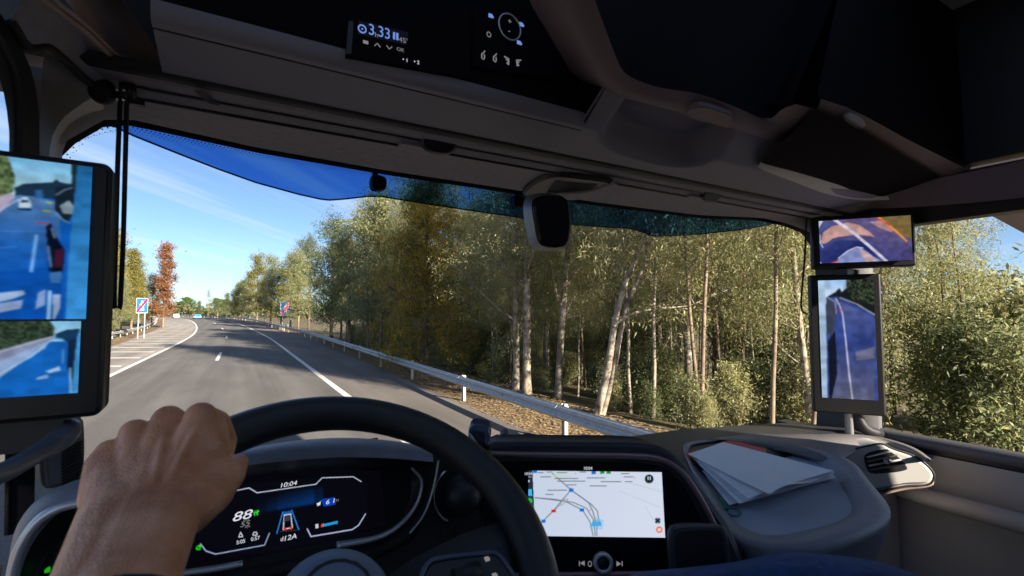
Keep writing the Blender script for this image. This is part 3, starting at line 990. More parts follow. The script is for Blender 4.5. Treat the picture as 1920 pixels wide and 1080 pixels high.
M_LIT = mat('dead_leaves', (.20, .115, .055), .9, var=.75, vscale=5, c2=(.42, .29, .155))
M_STRAW = mat('dry_straw', (.28, .21, .11), .9, var=.6, vscale=6, c2=(.46, .38, .22))
litter('leaf_litter', 14000, lambda q, r_: 5.8 + .02 * max(0, min(q, 60) - 8) + 3.0 * r_ ** .8, 2, 50, M_LIT, .055, 'dead leaves and bark scattered along the right verge')
litter('straw_litter', 7000, lambda q, r_: 5.85 + .02 * max(0, min(q, 60) - 8) + 2.8 * r_, 2, 45, M_STRAW, .045, 'dry straw strewn along the right verge under the guardrail')
litter('leaf_litter', 3000, lambda q, r_: -13.4 + 4.3 * r_ - .055 * max(0, min(q, 75) - 40) * r_, 28, 100, M_STRAW, .10, 'dry straw and leaves scattered along the left verge')

# ================================================================== TRUCK CAB
XL, XR = -0.34, 2.0
_wx = [-.40, -.34, -.27, -.20, .02, .32, .68, 1.0, 1.43, 1.74, 1.90, 2.0, 2.06]
_wy = [.84, .97, 1.07, 1.12, 1.18, 1.20, 1.20, 1.20, 1.17, 1.09, 1.03, .92, .82]


def YW(x, z=.36):
    return float(np.interp(x, _wx, _wy)) + (.36 - z) * .10


cab = thing('truck_cab', 'dark grey truck cab interior around the windscreen, with headliner, pillars and doors', 'truck cab', (0.83, -0.3, H_EYE - 1.3))
WX = list(np.linspace(-.36, -.1, 9)) + list(np.linspace(0, 1.6, 17)) + list(np.linspace(1.65, 2.03, 12))
# windscreen and its black printed border
ws = MB()
WZ = [-.62, -.4, -.2, 0, .2, .36, .41]
ws.loft([[E3(x, YW(x, z) + .012, z) for x in WX] for z in WZ])
ws.loft([[E3(x, YW(x, z) + .018, z) for x in WX] for z in WZ[::-1]])
scr = put('windscreen', ws, M_GLASS, cab)
fr = MB()
XB = [x for x in WX if -.25 < x < 1.93]


def ztop(x):
    return float(np.interp(x, [-.30, -.265, -.245, -.215, -.19, 0, .3, 1.5, 1.72, 1.82, 1.9, 1.96], [.21, .286, .328, .352, .361, .362, .360, .358, .362, .345, .318, .25]))


XB = list(np.linspace(-.29, 1.95, 70))
fr.loft([[E3(x, YW(x, ztop(x)) + .006, ztop(x) + .02) for x in XB], [E3(x, YW(x, ztop(x)) + .006, ztop(x) - .003) for x in XB]])
put('frit_band', fr, M_BLACK, scr)
# half-tone dots under the band
dots = MB()
for i in range(330):
    x = -.28 + 2.22 * i / 330
    for j in range(3):
        z = ztop(x) - .0055 - j * .0042; xx = x + (.0034 if j % 2 else 0); r_ = .0017 - .0004 * j; y = YW(xx, z) + .007
        dots.add([E3(xx - r_, y, z), E3(xx, y, z - r_), E3(xx + r_, y, z), E3(xx, y, z + r_)], [(0, 1, 2, 3)], False)
put('frit_dot_pattern', dots, M_BLACK, scr, kind='stuff')

# headliner panel above the windscreen, blind cassette, gap
HX = list(np.linspace(-.30, 2.0, 60))


def xsweep(prof, xs=HX):
    """prof: list of functions or constants giving (Y, Z)"""
    return [[E3(x, (p[0](x) if callable(p[0]) else p[0]), (p[1](x) if callable(p[1]) else p[1])) for x in xs] for p in prof]


hl = MB()
hl.loft(xsweep([(lambda x: YW(x) - .004, lambda x: ztop(x) + .006), (lambda x: YW(x) - .03, lambda x: ztop(x) + .001), (lambda x: min(1.12, YW(x) - .05), lambda x: .6 * ztop(x) + .4 * .362 + .004), (1.0, .366), (.985, .364)]))
put('headliner_panel', hl, M_HEAD, cab)
cs = MB()
BX = list(np.linspace(-.17, 1.86, 50))
cs.loft(xsweep([(.990, .372), (.986, .3632), (.983, .3622), (.957, .3678), (.954, .372)], BX), cap0=False)
cs.loft(xsweep([(.956, .374), (.952, .3685), (.922, .3738), (.918, .385)], HX))
blind = thing('roller_blind', 'grey roller sunblind cassette with black guide rails across the header', 'sunblind', E3(.8, .98, .37))
put('cassette', cs, M_HEAD, blind)
rl = MB()
rl.tube([E3(x, .988, .3605) for x in BX], .003, 6); rl.tube([E3(x, .9545, .3680) for x in BX], .003, 6)
put('guide_rail', rl, M_BLACK, blind)
sl = MB(); sl.loft(xsweep([(.924, .3850), (.920, .3728), (.901, .3760), (.899, .388)]))
put('shadow_gap', sl, M_RUB, cab)


def grip(px, py, w, h, lab):
    c = on(px, py, E3(0, .965, .352), np.array([0, -.6, -.8]))
    g = MB(); u = np.array([1.0, 0, 0]); v = np.array([0, .5, -.55])
    o_ = [c + u * w * a + v * h * b for a, b in ((-.5, -.35), (-.38, -.5), (.38, -.5), (.5, -.35), (.48, .1), (.30, .5), (-.25, .5), (-.48, .1))]
    g.slab(spline(o_, 24, True), np.array([.0, -.75, -.66]), .04, .008)
    put('pull_grip', g, M_BLACK, blind)
    put('grip_bracket', MB().box(c + u * -.03 + v * .005 + np.array([0, .02, .005]), (.10, .02, .012)), M_CONS, blind)


grip(823, 275, .085, .05, '')
grip(1335, 370, .085, .05, '')

st_ = MB(); st_.loft([[atZ(x, y, .366) for x, y in ((362, 168), (378, 184), (395, 196), (404, 201))], [atZ(x, y, .366) for x, y in ((380, 171), (396, 185), (410, 196), (418, 202))]]); put('strap', st_, M_RUB, cab)
# ---- left header corner, seal and pillar
def pxline(pts, n, f): return spline([f(*q) for q in pts], n)


dl_px = [(60, -30), (88, 0), (160, 57), (212, 105), (255, 130), (300, 150), (335, 162)]
dl = pxline(dl_px, 24, lambda x, y: atZ(x, y, .39))
lip = MB(); lip.tube(dl + np.array([0, 0, -.001]), .0042, 8)
lip.tube(dl + np.array([.006, -.006, .002]), .003, 6)
put('trim_lip', lip, M_TAN, cab)
seal_px = [(20, 40), (52, 88), (88, 88), (120, 112), (150, 140), (178, 162), (195, 172)]
seal = pxline(seal_px, 24, lambda x, y: atY(x, y, np.interp(x, [20, 88, 195], [.80, .86, .97])))
cn = MB(); cn.loft([dl, dl * .6 + seal * .4 + np.array([0, .01, .012]), seal])
cn.loft([seal[-8:], np.array([E3(-.19 + .004 * i, .98 + .002 * i, .378) for i in range(8)]), np.array([E3(-.13 + .012 * i, .94, .389) for i in range(8)])])
put('corner_trim', cn, M_HEAD, cab)
sb = MB(); sb.tube(seal, .006, 8); sb.ball(atY(193, 172, .96), .019, sc=(1, 1, 1.05))
put('door_seal', sb, M_RUB, cab)
# tan end panel of the overhead console
l1 = pxline([(100, -30), (128, 0), (180, 60), (240, 110), (300, 142), (330, 150)], 20, lambda x, y: atZ(x, y, .402))
l2 = pxline([(210, -30), (228, 0), (262, 45), (290, 90), (318, 128), (338, 150)], 20, lambda x, y: atZ(x, y, np.interp(y, [-30, 90, 150], [.47, .425, .405])))
l0 = pxline([(96, -30), (122, 0), (174, 62), (236, 114), (298, 146), (330, 153)], 20, lambda x, y: atZ(x, y, .397))

# A pillar, driver side
pa = MB()
prow = [
    [(222, 214), (190, 224), (160, 236), (136, 252), (122, 270), (116, 300), (112, 450), (108, 620), (104, 800)],
    [(222, 200), (190, 206), (158, 218), (130, 236), (112, 262), (104, 300), (100, 450), (98, 620), (96, 800)],
    [(205, 172), (178, 180), (146, 200), (118, 222), (98, 256), (92, 300), (90, 450), (88, 620), (88, 800)],
    [(190, 165), (160, 158), (128, 150), (100, 150), (84, 220), (80, 300), (78, 450), (76, 620), (74, 830)],
    [(90, 95), (84, 100), (80, 115), (78, 150), (76, 220), (70, 300), (68, 450), (66, 620), (64, 850)],
]
pd = [[1.105, 1.10, 1.09, 1.08, 1.075, 1.07, 1.08, 1.09, 1.10], [1.07, 1.06, 1.055, 1.05, 1.045, 1.04, 1.05, 1.06, 1.07], [1.0, .995, .99, .985, .98, .98, .99, 1.0, 1.01], [.965, .96, .95, .94, .94, .94, .95, .96, .97], [.87, .89, .90, .91, .92, .92, .93, .94, .95]]
pr_ = [spline([atY(x, y, d) for (x, y), d in zip(a, b)], 30) for a, b in zip(prow, pd)]
pa.loft(pr_[:3])
put('a_pillar', pa, M_GREY, cab)
pb = MB(); pb.loft(pr_[2:]); put('a_pillar_cover', pb, M_PIL, cab)
dfr = MB()
d1 = spline([atY(x, y, d) for x, y, d in [(-10, 10, .80), (30, 70, .86), (58, 130, .9), (72, 200, .91), (74, 300, .92), (70, 600, .94), (64, 1000, .95)]], 30)
d2 = spline([atY(x, y, d) for x, y, d in [(-30, 30, .78), (5, 90, .83), (25, 150, .87), (30, 220, .88), (30, 300, .89), (26, 600, .91), (20, 1000, .92)]], 30)
d3 = spline([atY(x, y, d) for x, y, d in [(-60, 60, .74), (-12, 120, .79), (8, 180, .83), (18, 260, .85), (18, 320, .86), (14, 600, .88), (8, 1000, .89)]], 30)
dfr.loft([d1, d2, d3])
put('door_frame', dfr, M_DARK, cab)
for dv in (d1, d2): pass
sl2 = MB(); sl2.tube(d2, .007, 8); put('door_seal', sl2, M_RUB, cab)

# ---- doors: driver door mostly off frame, passenger door seen at the far right
def door(side, X):
    s = 1 if side > 0 else -1
    d = MB()
    th = .06 * s
    def pan(y0, y1, z0, z1, dx=0.0): d.box(E3(X + th / 2 + dx, (y0 + y1) / 2, (z0 + z1) / 2), (abs(th), y1 - y0, z1 - z0))
    pan(-.45, .98, -1.45, -.43)
    pan(-.45, .98, .31, .46)
    pan(-.45, -.30, -.43, .31)
    o_ = put('door', d, M_DARK, cab)
    g = MB(); g.box(E3(X + th / 2, .34, -.06), (.006, 1.28, .74))
    put('window_pane', g, M_GLASS, o_)
    c_ = MB()
    sec = [(-.02, -.445), (-.035, -.43), (-.03, -.415), (.0, -.405), (.02, -.41)]
    c_.loft([[E3(X + s * (q + .01), y, z) for q, z in sec] for y in np.linspace(-.45, .98, 12)])
    put('window_sill', c_, M_PIL, o_)
    a_ = MB()
    ap = [E3(X - s * q, y, z) for q, y, z in ((.0, .80, -.60), (.05, .72, -.59), (.075, .5, -.585), (.075, .1, -.59), (.0, -.1, -.6))]
    a_.tube(spline(ap, 20), .035, 10, flat=.8)
    a_.loft([[E3(X - s * .012, y, z) for y in np.linspace(-.4, .9, 8)] for z in (-.46, -.5, -.95, -1.0)])
    put('door_lining', a_, M_GREY if s > 0 else M_PIL, o_)
    return o_


door(1, XR)
door(-1, XL - .02)

# A pillar, passenger side, behind the two monitors
qa = MB()
q1 = [E3(x, YW(x, z) + .006, z) for x, z in ((1.80, .35), (1.87, .33), (1.91, .29), (1.93, .2), (1.945, 0), (1.955, -.2), (1.96, -.45))]
q2 = [E3(1.93, .99, .38), E3(1.95, .97, .35), E3(1.955, .955, .30), E3(1.955, .94, .2), E3(1.96, .94, 0), E3(1.965, .94, -.2), E3(1.97, .94, -.45)]
q3 = [E3(1.98, .90, .40), E3(1.985, .88, .36), E3(1.985, .87, .30), E3(1.985, .86, .2), E3(1.985, .855, 0), E3(1.985, .85, -.2), E3(1.985, .85, -.45)]
q4 = [p + np.array([.05, .01, 0]) for p in q3]
qa.loft([spline(q, 24) for q in (q1, q2, q3, q4)])
put('a_pillar', qa, M_PIL, cab)
hb = MB(); hp = spline([E3(1.955, .90, .05), E3(1.90, .885, .02), E3(1.885, .88, -.10), E3(1.885, .875, -.32), E3(1.90, .86, -.39), E3(1.97, .84, -.42)], 24)
hb.tube(hp, .016, 12); put('grab_handle', hb, M_DARK, cab)
mt = MB(); mt.tube([E3(1.87, .89, .2), E3(1.87, .89, -.42)], .013, 12); put('pillar_strip', mt, M_SILV, cab)

# outer shell: roof, rear wall, floor, side walls behind the doors
shell = MB()
for c_, s_ in ((E3(.83, .98, 1.02), (2.5, .44, .05)), (E3(.83, -1.46, 1.02), (2.5, .14, .05)), (E3(-.37, -.32, 1.02), (.10, 2.15, .05)), (E3(1.80, -.32, 1.02), (.56, 2.15, .05)), (E3(.60, -.2, 1.02), (1.84, .05, .05))):
    put('roof_panel', MB().box(c_, s_), M_BEIGE, cab)  # roof left open in the middle; right strip widened to block sun
shell = MB(); shell.loft([[E3(x, y, z) for x in (-.40, 2.06)] for y, z in ((-1.06, 1.05), (-1.10, 1.50), (-1.40, 1.78), (-1.53, 1.78), (-1.53, 1.05))], smooth=False); put('added_sun_shield', shell, mat('white_truck_paint', (.7, .7, .7), .35, coat=.5), cab)  # unseen shield added behind the roof opening to keep direct sun out
shell = MB(); shell.box(E3(.61, -.32, 1.05), (1.9, 2.2, .008)); put('added_skylight_pane', shell, M_GLASS, cab)  # glazed roof opening, added to let more sky light into the cab
shell = MB()
shell.box(E3(.83, -1.5, -.3), (2.5, .05, 2.6)); put('rear_wall', shell, M_BEIGE, cab)
shell = MB()
shell.box(E3(.83, -.1, -1.5), (2.5, 2.75, .05)); put('cab_floor', shell, M_PIL, cab)
for s, X in ((-1, XL - .05), (1, XR + .03)):
    for c_, s_ in ((E3(X, -1.0, -.3), (.06, 1.0, 2.6)), (E3(X, .25, .74), (.06, 1.5, .52)), (E3(X, 1.1, -1.0), (.06, .26, 1.1))):
        put('side_wall', MB().box(c_, s_), M_BEIGE if c_[1] < -.5 else M_DARK, cab)
w_ = MB(); w_.box(E3(.83, 1.24, .76), (2.5, .06, .66)); w_.box(E3(.83, 1.32, -1.05), (2.5, .06, 1.0))
put('front_wall', w_, M_DARK, cab)

# ---- blue sun visor outside the windscreen
vis_px = [(150, 226), (195, 227), (250, 254), (340, 290), (410, 317), (480, 342), (560, 364), (600, 373), (618, 375), (645, 373), (690, 368), (715, 368), (745, 373), (800, 382), (880, 394), (970, 407), (1000, 411), (1075, 421), (1140, 426), (1180, 428), (1198, 433), (1218, 441), (1235, 443), (1300, 440), (1380, 432), (1430, 424), (1485, 412)]
def vpt(px, py, o_=.10):
    p = atY(px, py, 1.3)
    for _ in range(6): p = atY(px, py, YW(p[0]) + o_)
    return p
vb = np.array([vpt(*q) for q in vis_px])
vt = vb.copy()
for i in range(len(vt)): vt[i][2] = max(H_EYE + .445, vb[i][2] + .05); vt[i][1] -= .03
vs_ = MB(); vs_.loft([vb, (vb + vt) / 2, vt]); vs_.loft([vt + np.array([0, .005, 0]), (vb + vt) / 2 + np.array([0, .005, 0]), vb + np.array([0, .005, 0]), vb])
visor = thing('sun_visor', 'translucent blue sun visor outside along the top of the windscreen', 'sun visor', vt.mean(0))
put('visor_sheet', vs_, M_VISOR, visor)
ed = MB(); ed.tube(vb + np.array([0, .002, 0]), .0022, 5); put('visor_edge', ed, M_GLOSS, visor)
for px, py in ((712, 342), (975, 378)):
    p = vpt(px, py, .085)
    k_ = MB(); k_.slab(spline([p + np.array([a * .019, 0, b * .019]) for a, b in ((-1, -1), (.6, -1), (1, -.6), (1, .7), (.6, 1), (-1, 1))], 20, True), (0, -1, 0), .02, .004)
    k_.box(p + np.array([-.012, .005, .045]), (.014, .012, .09))
    put('visor_bracket', k_, M_BLACK, visor)

# ---- camera housing on the windscreen
hs = thing('windscreen_camera', 'black and grey camera housing hanging at the top centre of the windscreen', 'camera housing', atY(1035, 380, 1.12))
cpl = E3(0, 1.06, 0); nn = np.array([-.25, -1.0, -.05])
fo = [on(x, y, cpl, nn) for x, y in ((1004, 372), (1060, 370), (1068, 392), (1070, 440), (1062, 460), (1035, 464), (1015, 456), (1006, 425))]
k_ = MB(); k_.slab(spline(fo, 36, True), nn, .03, .006); put('front_cover', k_, M_GLOSS, hs)
bo = [on(x, y, cpl + np.array([0, .07, 0]), nn) for x, y in ((985, 372), (1050, 366), (1066, 390), (1069, 440), (1060, 464), (1030, 470), (1000, 466), (991, 452))]
k_ = MB(); k_.loft([spline(np.array(fo) + np.array([0, .008, 0]), 36, True), spline((np.array(fo) * .4 + np.array(bo) * .6), 36, True), spline(bo, 36, True)], closed=True, cap1=True)
put('grey_shell', k_, mat('shell_grey', (.11, .125, .155), .45), hs)
mo = [atZ(x, y, .352) for x, y in ((980, 366), (1000, 345), (1040, 330), (1090, 333), (1150, 344), (1120, 362), (1060, 376), (1010, 378))]
k_ = MB(); k_.slab(spline(mo, 40, True), (0, -.3, -1), .02, .008); put('shroud', k_, M_DARK, hs)
mo2 = [atZ(x, y, .349) for x, y in ((1040, 340), (1120, 347), (1105, 357), (1045, 366), (1020, 366))]
k_ = MB()
for i in range(9):
    a = mo2[0] + (mo2[4] - mo2[0]) * i / 9; b = mo2[1] + (mo2[2] - mo2[1]) * i / 9
    k_.tube([a, b], .0016, 5)
put('vent_slat', k_, M_PIL, hs, kind='stuff')
lp = [atZ(x, y, .346) for x, y in ((1055, 365), (1105, 360), (1140, 348), (1160, 344), (1135, 360), (1090, 374), (1062, 376))]
k_ = MB(); k_.slab(spline(lp, 30, True), (0, -.3, -1), .008, .003); put('shroud_lip', k_, M_HEAD, hs)

# ================================================================== OVERHEAD CONSOLE
oc = thing('overhead_console', 'dark overhead console with tachograph and controls above the windscreen', 'overhead console', E3(.7, .85, .42))
CX = np.linspace(-.115, 2.02, 130)
CY = np.linspace(.80, .915, 22)


def recess(x, y):
    u_ = (x - .865) / .185; v_ = (y - .765 - .012 * u_) / .095
    r_ = (abs(u_) ** 2.6 + abs(v_) ** 2.6)
    t_ = max(0.0, min(1.0, (1.0 - r_) / .34)); t_ = t_ * t_ * (3 - 2 * t_)
    return .075 * t_


def zlow(x, y):
    return .378 + (.900 - y) * .20 + max(0.0, .792 - y) * .45


e_end = .58
lowp = MB()
rowsL = []
for y in np.linspace(.900, .68, 48):
    rowsL.append([E3(x, y + (0 if y > .80 else 0), zlow(x, y) + recess(x, y)) for x in CX])
iy = 23
lowp.loft(rowsL[:iy])
right = [i for i, x in enumerate(CX) if x > e_end + .02]
lowp.loft([[r_[i] for i in right] for r_ in rowsL[iy - 1:]])
put('lower_panel', lowp, M_CONS, oc)
fx = [x for x in CX if x <= .64]
fl = MB(); fl.loft(xsweep([(.803, .3985), (.798, .3965), (.786, .3985), (.778, .408), (.776, .424)], fx)); put('lit_edge', fl, M_CONS, oc)
gr = MB(); gr.tube([E3(x, .804, .3982) for x in fx], .0022, 6); put('edge_groove', gr, M_RUB, oc)
bkp = MB(); bkp.loft(xsweep([(.682, .474), (.684, .50), (.74, 1.0)], list(np.linspace(.60, 2.05, 12)))); bkp.loft([[E3(.62, .78, .40), E3(.62, .68, .474)], [E3(.62, .79, 1.0), E3(.62, .74, 1.0)]]); put('rear_face', bkp, M_MATT, oc)
ff = MB(); ff.loft(xsweep([(.776, .424), (.778, .46), (.80, .72), (.82, 1.0)], list(np.linspace(-.20, .635, 30)))); put('front_face', ff, M_MATT, oc)  # driver-facing side coloured near-black, its shade put into the material
ep = MB(); ep.loft([l0, l1, l1 * .75 + l2 * .25 + np.array([-.004, 0, .004]), l1 * .35 + l2 * .65 + np.array([-.002, 0, .002]), l2]); put('end_panel', ep, M_TAN, oc)

FY, FN = E3(0, .775, .45), unit([0, -1, .075])
fu, fv = np.array([1.0, 0, 0]), np.cross(np.array([1.0, 0, 0]), FN)
if fv[2] < 0: fv = -fv
def fp(px, py, o_=.0): return on(px, py, FY, FN) + FN * o_


# ---- tachograph
tg = thing('tachograph', 'black digital tachograph with a blue lit time display in the overhead console', 'tachograph', fp(720, 80))
k_ = MB(); k_.slab([fp(652, 34, .004), fp(880, 72, .004), fp(880, 150, .004), fp(648, 106, .004)], FN, .01, .002); put('housing', k_, M_MATT, tg)
k_ = MB(); k_.slab([fp(652, 42, .006), fp(662, 44, .006), fp(658, 106, .006), fp(647, 104, .006)], FN, .006, .001); put('side_grip', k_, M_DARK, tg)
ds = MB(); ds.slab([fp(671, 42, .0055), fp(764, 64, .0055), fp(761, 87, .0055), fp(669, 67, .0055)], FN, .003); disp = put('display', ds, glow('tacho_display', (16, 16, 30)), tg)
hgt = np.linalg.norm(fp(700, 47) - fp(700, 77))
writing('time_text', '3', fp(695, 61, .0065), fu, fv, hgt * .95, M_BLUE_T, disp, sx=.85)
writing('time_text', 'h', fp(704, 70, .0065), fu, fv, hgt * .42, M_GREY_T, disp)
writing('time_text', '33', fp(718.5, 66.5, .0065), fu, fv, hgt * .95, M_BLUE_T, disp, sx=.80)
writing('time_text', "45'", fp(754, 80, .0065), fu, fv, hgt * .45, M_GREY_T, disp)
k_ = MB()
for q in (737, 743): k_.slab([fp(q - 2, 64 + (q - 737) * .25, .0065), fp(q + 2, 65 + (q - 737) * .25, .0065), fp(q + 2, 78 + (q - 737) * .25, .0065), fp(q - 2, 77 + (q - 737) * .25, .0065)], FN, .0005)
put('pause_symbol', k_, M_BLUE_T, disp)
k_ = MB(); c_ = fp(677.5, 58.5, .0065); rr_ = hgt * .19
k_.tube([c_ + fu * rr_ * math.cos(a) * 1.1 + fv * rr_ * 1.2 * math.sin(a) for a in np.linspace(0, 6.283, 20)[:-1]], .0011, 5, closed=True); k_.ball(c_, .0013)
put('wheel_symbol', k_, M_BLUE_T, disp)
def chev(c, s, d): return [c - fu * s + fv * s * .6 * -d, c + fv * s * .6 * d, c + fu * s + fv * s * .6 * -d]
k_ = MB(); k_.tube(chev(fp(706, 88, .006), .0045, 1), .0008, 5); k_.tube(chev(fp(728, 93, .006), .0045, -1), .0008, 5)
k_.box(fp(684, 83, .006), (.008, .001, .005)); put('arrow_symbol', k_, M_GREY_T, tg)
writing('button_text', 'OK', fp(749, 97, .006), fu, fv, .009, M_GREY_T, tg)
writing('slot_text', '\u2022 1', fp(758, 116, .006), fu, fv, .009, M_WHITE_T, tg)
writing('slot_text', '\u2022 2', fp(779, 120, .006), fu, fv, .009, M_WHITE_T, tg)

# ---- ventilation and lamp controls
cp = thing('climate_control_unit', 'black touch control unit with a chrome ringed dial right of the tachograph', 'control unit', fp(950, 90))
k_ = MB(); k_.slab([fp(888, 18, .004), fp(1030, 40, .004), fp(1040, 150, .004), fp(884, 128, .004)], FN, .01, .002); put('panel', k_, M_MATT, cp)
dc = fp(953, 54, .006); da = np.linalg.norm(fp(934, 54) - fp(972, 54)) / 2; db = np.linalg.norm(fp(953, 30) - fp(953, 78)) / 2 * .98
k_ = MB(); k_.tube([dc + fu * da * math.cos(a) + fv * db * math.sin(a) for a in np.linspace(0, 6.283, 37)[:-1]], .0016, 6, closed=True); put('dial_ring', k_, M_SILV, cp)
writing('plus_mark', '+', fp(953, 44, .006), fu, fv, .016, M_GREY_T, cp)
writing('minus_mark', '-', fp(952, 61, .006), fu, fv, .016, M_GREY_T, cp)
for px, py, m_ in ((917, 33, M_BLUE_T), (974, 49, M_BLUE_T), (970, 83, M_BLUE_T)):
    k_ = MB(); k_.box(fp(px, py, .006), (.008, .001, .007)); k_.box(fp(px + 3, py + 2, .006), (.006, .001, .004)); put('function_symbol', k_, m_, cp)
k_ = MB(); c_ = fp(914, 68, .006); k_.tube([c_ + fu * .004 * math.cos(a) + fv * .005 * math.sin(a) for a in np.linspace(0, 6.283, 14)[:-1]], .0008, 4, closed=True); put('ring_symbol', k_, M_GREY_T, cp)
for i, (px, py) in enumerate(((904, 107), (926, 112), (948, 117), (969, 121))):
    k_ = MB(); c_ = fp(px, py, .006)
    if i < 2: k_.tube([c_ + fu * a * .005 + fv * b * .008 for a, b in ((.6, 1.2), (0, .6), (-.7, .3), (-.8, -.7), (0, -1), (.4, -.5), (.3, .3))], .0011, 5)
    else:
        s_ = 1 if i == 2 else -1
        k_.tube([c_ + fu * a * .006 * s_ + fv * b * .008 for a, b in ((-1, .9), (.6, .6), (.5, -.9), (-.2, -.6))], .0012, 5); k_.tube([c_ + fu * a * .006 * s_ + fv * b * .008 for a, b in ((-.4, .3), (.3, .2), (.2, -.5))], .0012, 5)
    put('lamp_symbol', k_, M_GREY_T, cp)

# ---- lamps in the lower panel
for px, py, w, h, lab in ((488, 153, .036, .022, 'round reading lamp lens in the console, leftmost'), (877, 231, .028, .016, 'small round lamp lens in the console under the control panel'), (1417, 346, .026, .012, 'small lamp slit in the console, nearer the blind grip'), (1546, 374, .026, .012, 'small lamp slit in the console beside the right monitor')):
    c_ = atZ(px, py, .397)
    t_ = thing('console_lamp', lab, 'lamp', c_, 'lamps in the overhead console')
    k_ = MB(); k_.lathe(c_ + np.array([0, 0, .004]), (0, 0, -1), [(w * .7, 0), (w * .68, .006), (w * .5, .009)], 20); put('bezel', k_, M_DARK, t_)
    k_ = MB(); k_.ball(c_ + np.array([0, 0, -.003]), w * .42, sc=(1, 1, .7)); put('lens', k_, mat('lamp_lens', (.35, .35, .36), .08, metal=.6), t_)

# ---- storage bins over the passenger side
def bin_(name, lab, edge, up, top, n=40):
    t_ = thing(name, lab, 'storage bin', edge[len(edge) // 2])
    e_, u_, p_ = spline(edge, n), spline(up, n), spline(top, n)
    k_ = MB(); k_.loft([e_ + np.array([0, .10, .06]), e_ + np.array([0, .012, .002]), e_, e_ * .6 + u_ * .4 + np.array([0, -.006, -.004]), u_ + np.array([0, -.003, 0])]); put('lit_rim', k_, M_PINK, t_)
    k_ = MB(); k_.loft([u_ + np.array([0, -.003, 0]), u_ + np.array([0, .004, .012]), u_ * .5 + p_ * .5 + np.array([0, -.006, 0]), p_]); put('front_flap', k_, M_MATT, t_)  # flap darkened in colour where little light falls above the rim
    return t_


eg = [(1060, -10), (1066, 12), (1098, 80), (1124, 135), (1138, 158), (1160, 175), (1200, 187), (1290, 211), (1380, 238), (1455, 262), (1476, 262), (1500, 244), (1530, 203)]
upx = [(1110, -14), (1114, 5), (1140, 75), (1158, 120), (1170, 138), (1190, 150), (1230, 164), (1310, 178), (1385, 205), (1425, 222), (1445, 222), (1465, 205), (1490, 196)]
tpx = [(1180, -300), (1190, -280), (1230, -260), (1270, -240), (1300, -230), (1330, -220), (1360, -210), (1420, -190), (1480, -170), (1540, -150), (1570, -140), (1590, -130), (1600, -120)]
b1 = bin_('storage_bin', 'dark storage bin with pinkish lit lower rim above the passenger side', [atZ(x, y, .445) for x, y in eg], [atZ(x, y, .46) for x, y in upx], [atY(x, y, .70) for x, y in tpx])
hp_ = [atZ(x, y, .438) for x, y in ((1287, 214), (1297, 204), (1318, 199), (1350, 207), (1376, 219), (1366, 241), (1330, 233), (1300, 225))]
k_ = MB(); k_.slab(spline(hp_, 32, True), (0, -.5, -1), .016, .004); put('handle', k_, M_PINK, b1)
eg2 = [(1526, 205), (1560, 222), (1600, 241), (1640, 264), (1680, 290), (1760, 335), (1850, 385), (2050, 500)]
up2 = [(1536, 186), (1572, 197), (1612, 215), (1652, 236), (1695, 260), (1775, 300), (1865, 345), (2070, 450)]
tp2 = [(1590, -160), (1640, -150), (1690, -130), (1740, -120), (1790, -100), (1860, -80), (1950, -60), (2150, -20)]
b2 = bin_('storage_bin', 'dark storage bin further right beside the passenger door', [atZ(x, y, .445) for x, y in eg2], [atZ(x, y, .46) for x, y in up2], [atY(x, y, .62) for x, y in tp2])
hp_ = [atZ(x, y, .438) for x, y in ((1583, 224), (1598, 218), (1624, 233), (1614, 243), (1604, 241))]
k_ = MB(); k_.slab(spline(hp_, 24, True), (0, -.5, -1), .012, .003); put('handle', k_, M_GREY, b2)
# dark boxed corner with a pale lower lip at the far right of the console
cb_ = thing('corner_box', 'dark corner box with a pale lower lip above the right monitors', 'storage bin', atZ(1540, 330, .40))
lo_ = [atZ(x, y, .392) for x, y in ((1421, 312), (1428, 318), (1480, 338), (1560, 366), (1630, 376), (1700, 372), (1780, 366))]
mi_ = [atZ(x, y, .405) for x, y in ((1427, 304), (1436, 308), (1490, 322), (1570, 346), (1636, 368), (1705, 364), (1785, 358))]
hi_ = [atZ(x, y, .43) for x, y in ((1530, 203), (1536, 208), (1570, 224), (1640, 262), (1690, 292), (1780, 345), (1840, 380))]
k_ = MB(); k_.loft([spline(lo_, 40) + np.array([0, .01, .012]), spline(lo_, 40), spline(mi_, 40)]); put('pale_lip', k_, mat('pale_lip_trim', (.66, .64, .58), .6), cb_)
k_ = MB(); k_.loft([spline(mi_, 40), spline(mi_, 40) * .5 + spline(hi_, 40) * .5 + np.array([0, 0, -.004]), spline(hi_, 40)]); put('box_wall', k_, M_MATT, cb_)
st = [[atX(x, y, 1.93) for x, y in ((1558, 384), (1590, 391), (1640, 391), (1700, 389), (1800, 382), (1920, 370), (2100, 340))], [atX(x, y, 1.90) for x, y in ((1575, 374), (1610, 368), (1650, 358), (1700, 346), (1800, 326), (1920, 300), (2100, 250))]]
k_ = MB(); k_.loft([spline(q, 24) for q in st]); put('side_trim', k_, M_PINK, cab)

# ================================================================== DASHBOARD
dash = thing('dashboard', 'dark blue grey dashboard below the windscreen with tray and vent on the passenger side', 'dashboard', E3(.8, .9, -.6))
# base top running up to the glass
dt = MB()
dx_ = list(np.linspace(-.33, 1.98, 50))
dt.loft([[E3(x, y if y < 2 else YW(x, -.45) + .0, z) for x in dx_] for y, z in ((.80, -.50), (.86, -.44), (.93, -.415), (3, -.425))])
put('top_panel', dt, M_DASHD, dash)
bx_ = MB(); bx_.box(E3(.83, .98, -.86), (2.3, .26, .78)); put('lower_body', bx_, M_DARK, dash)

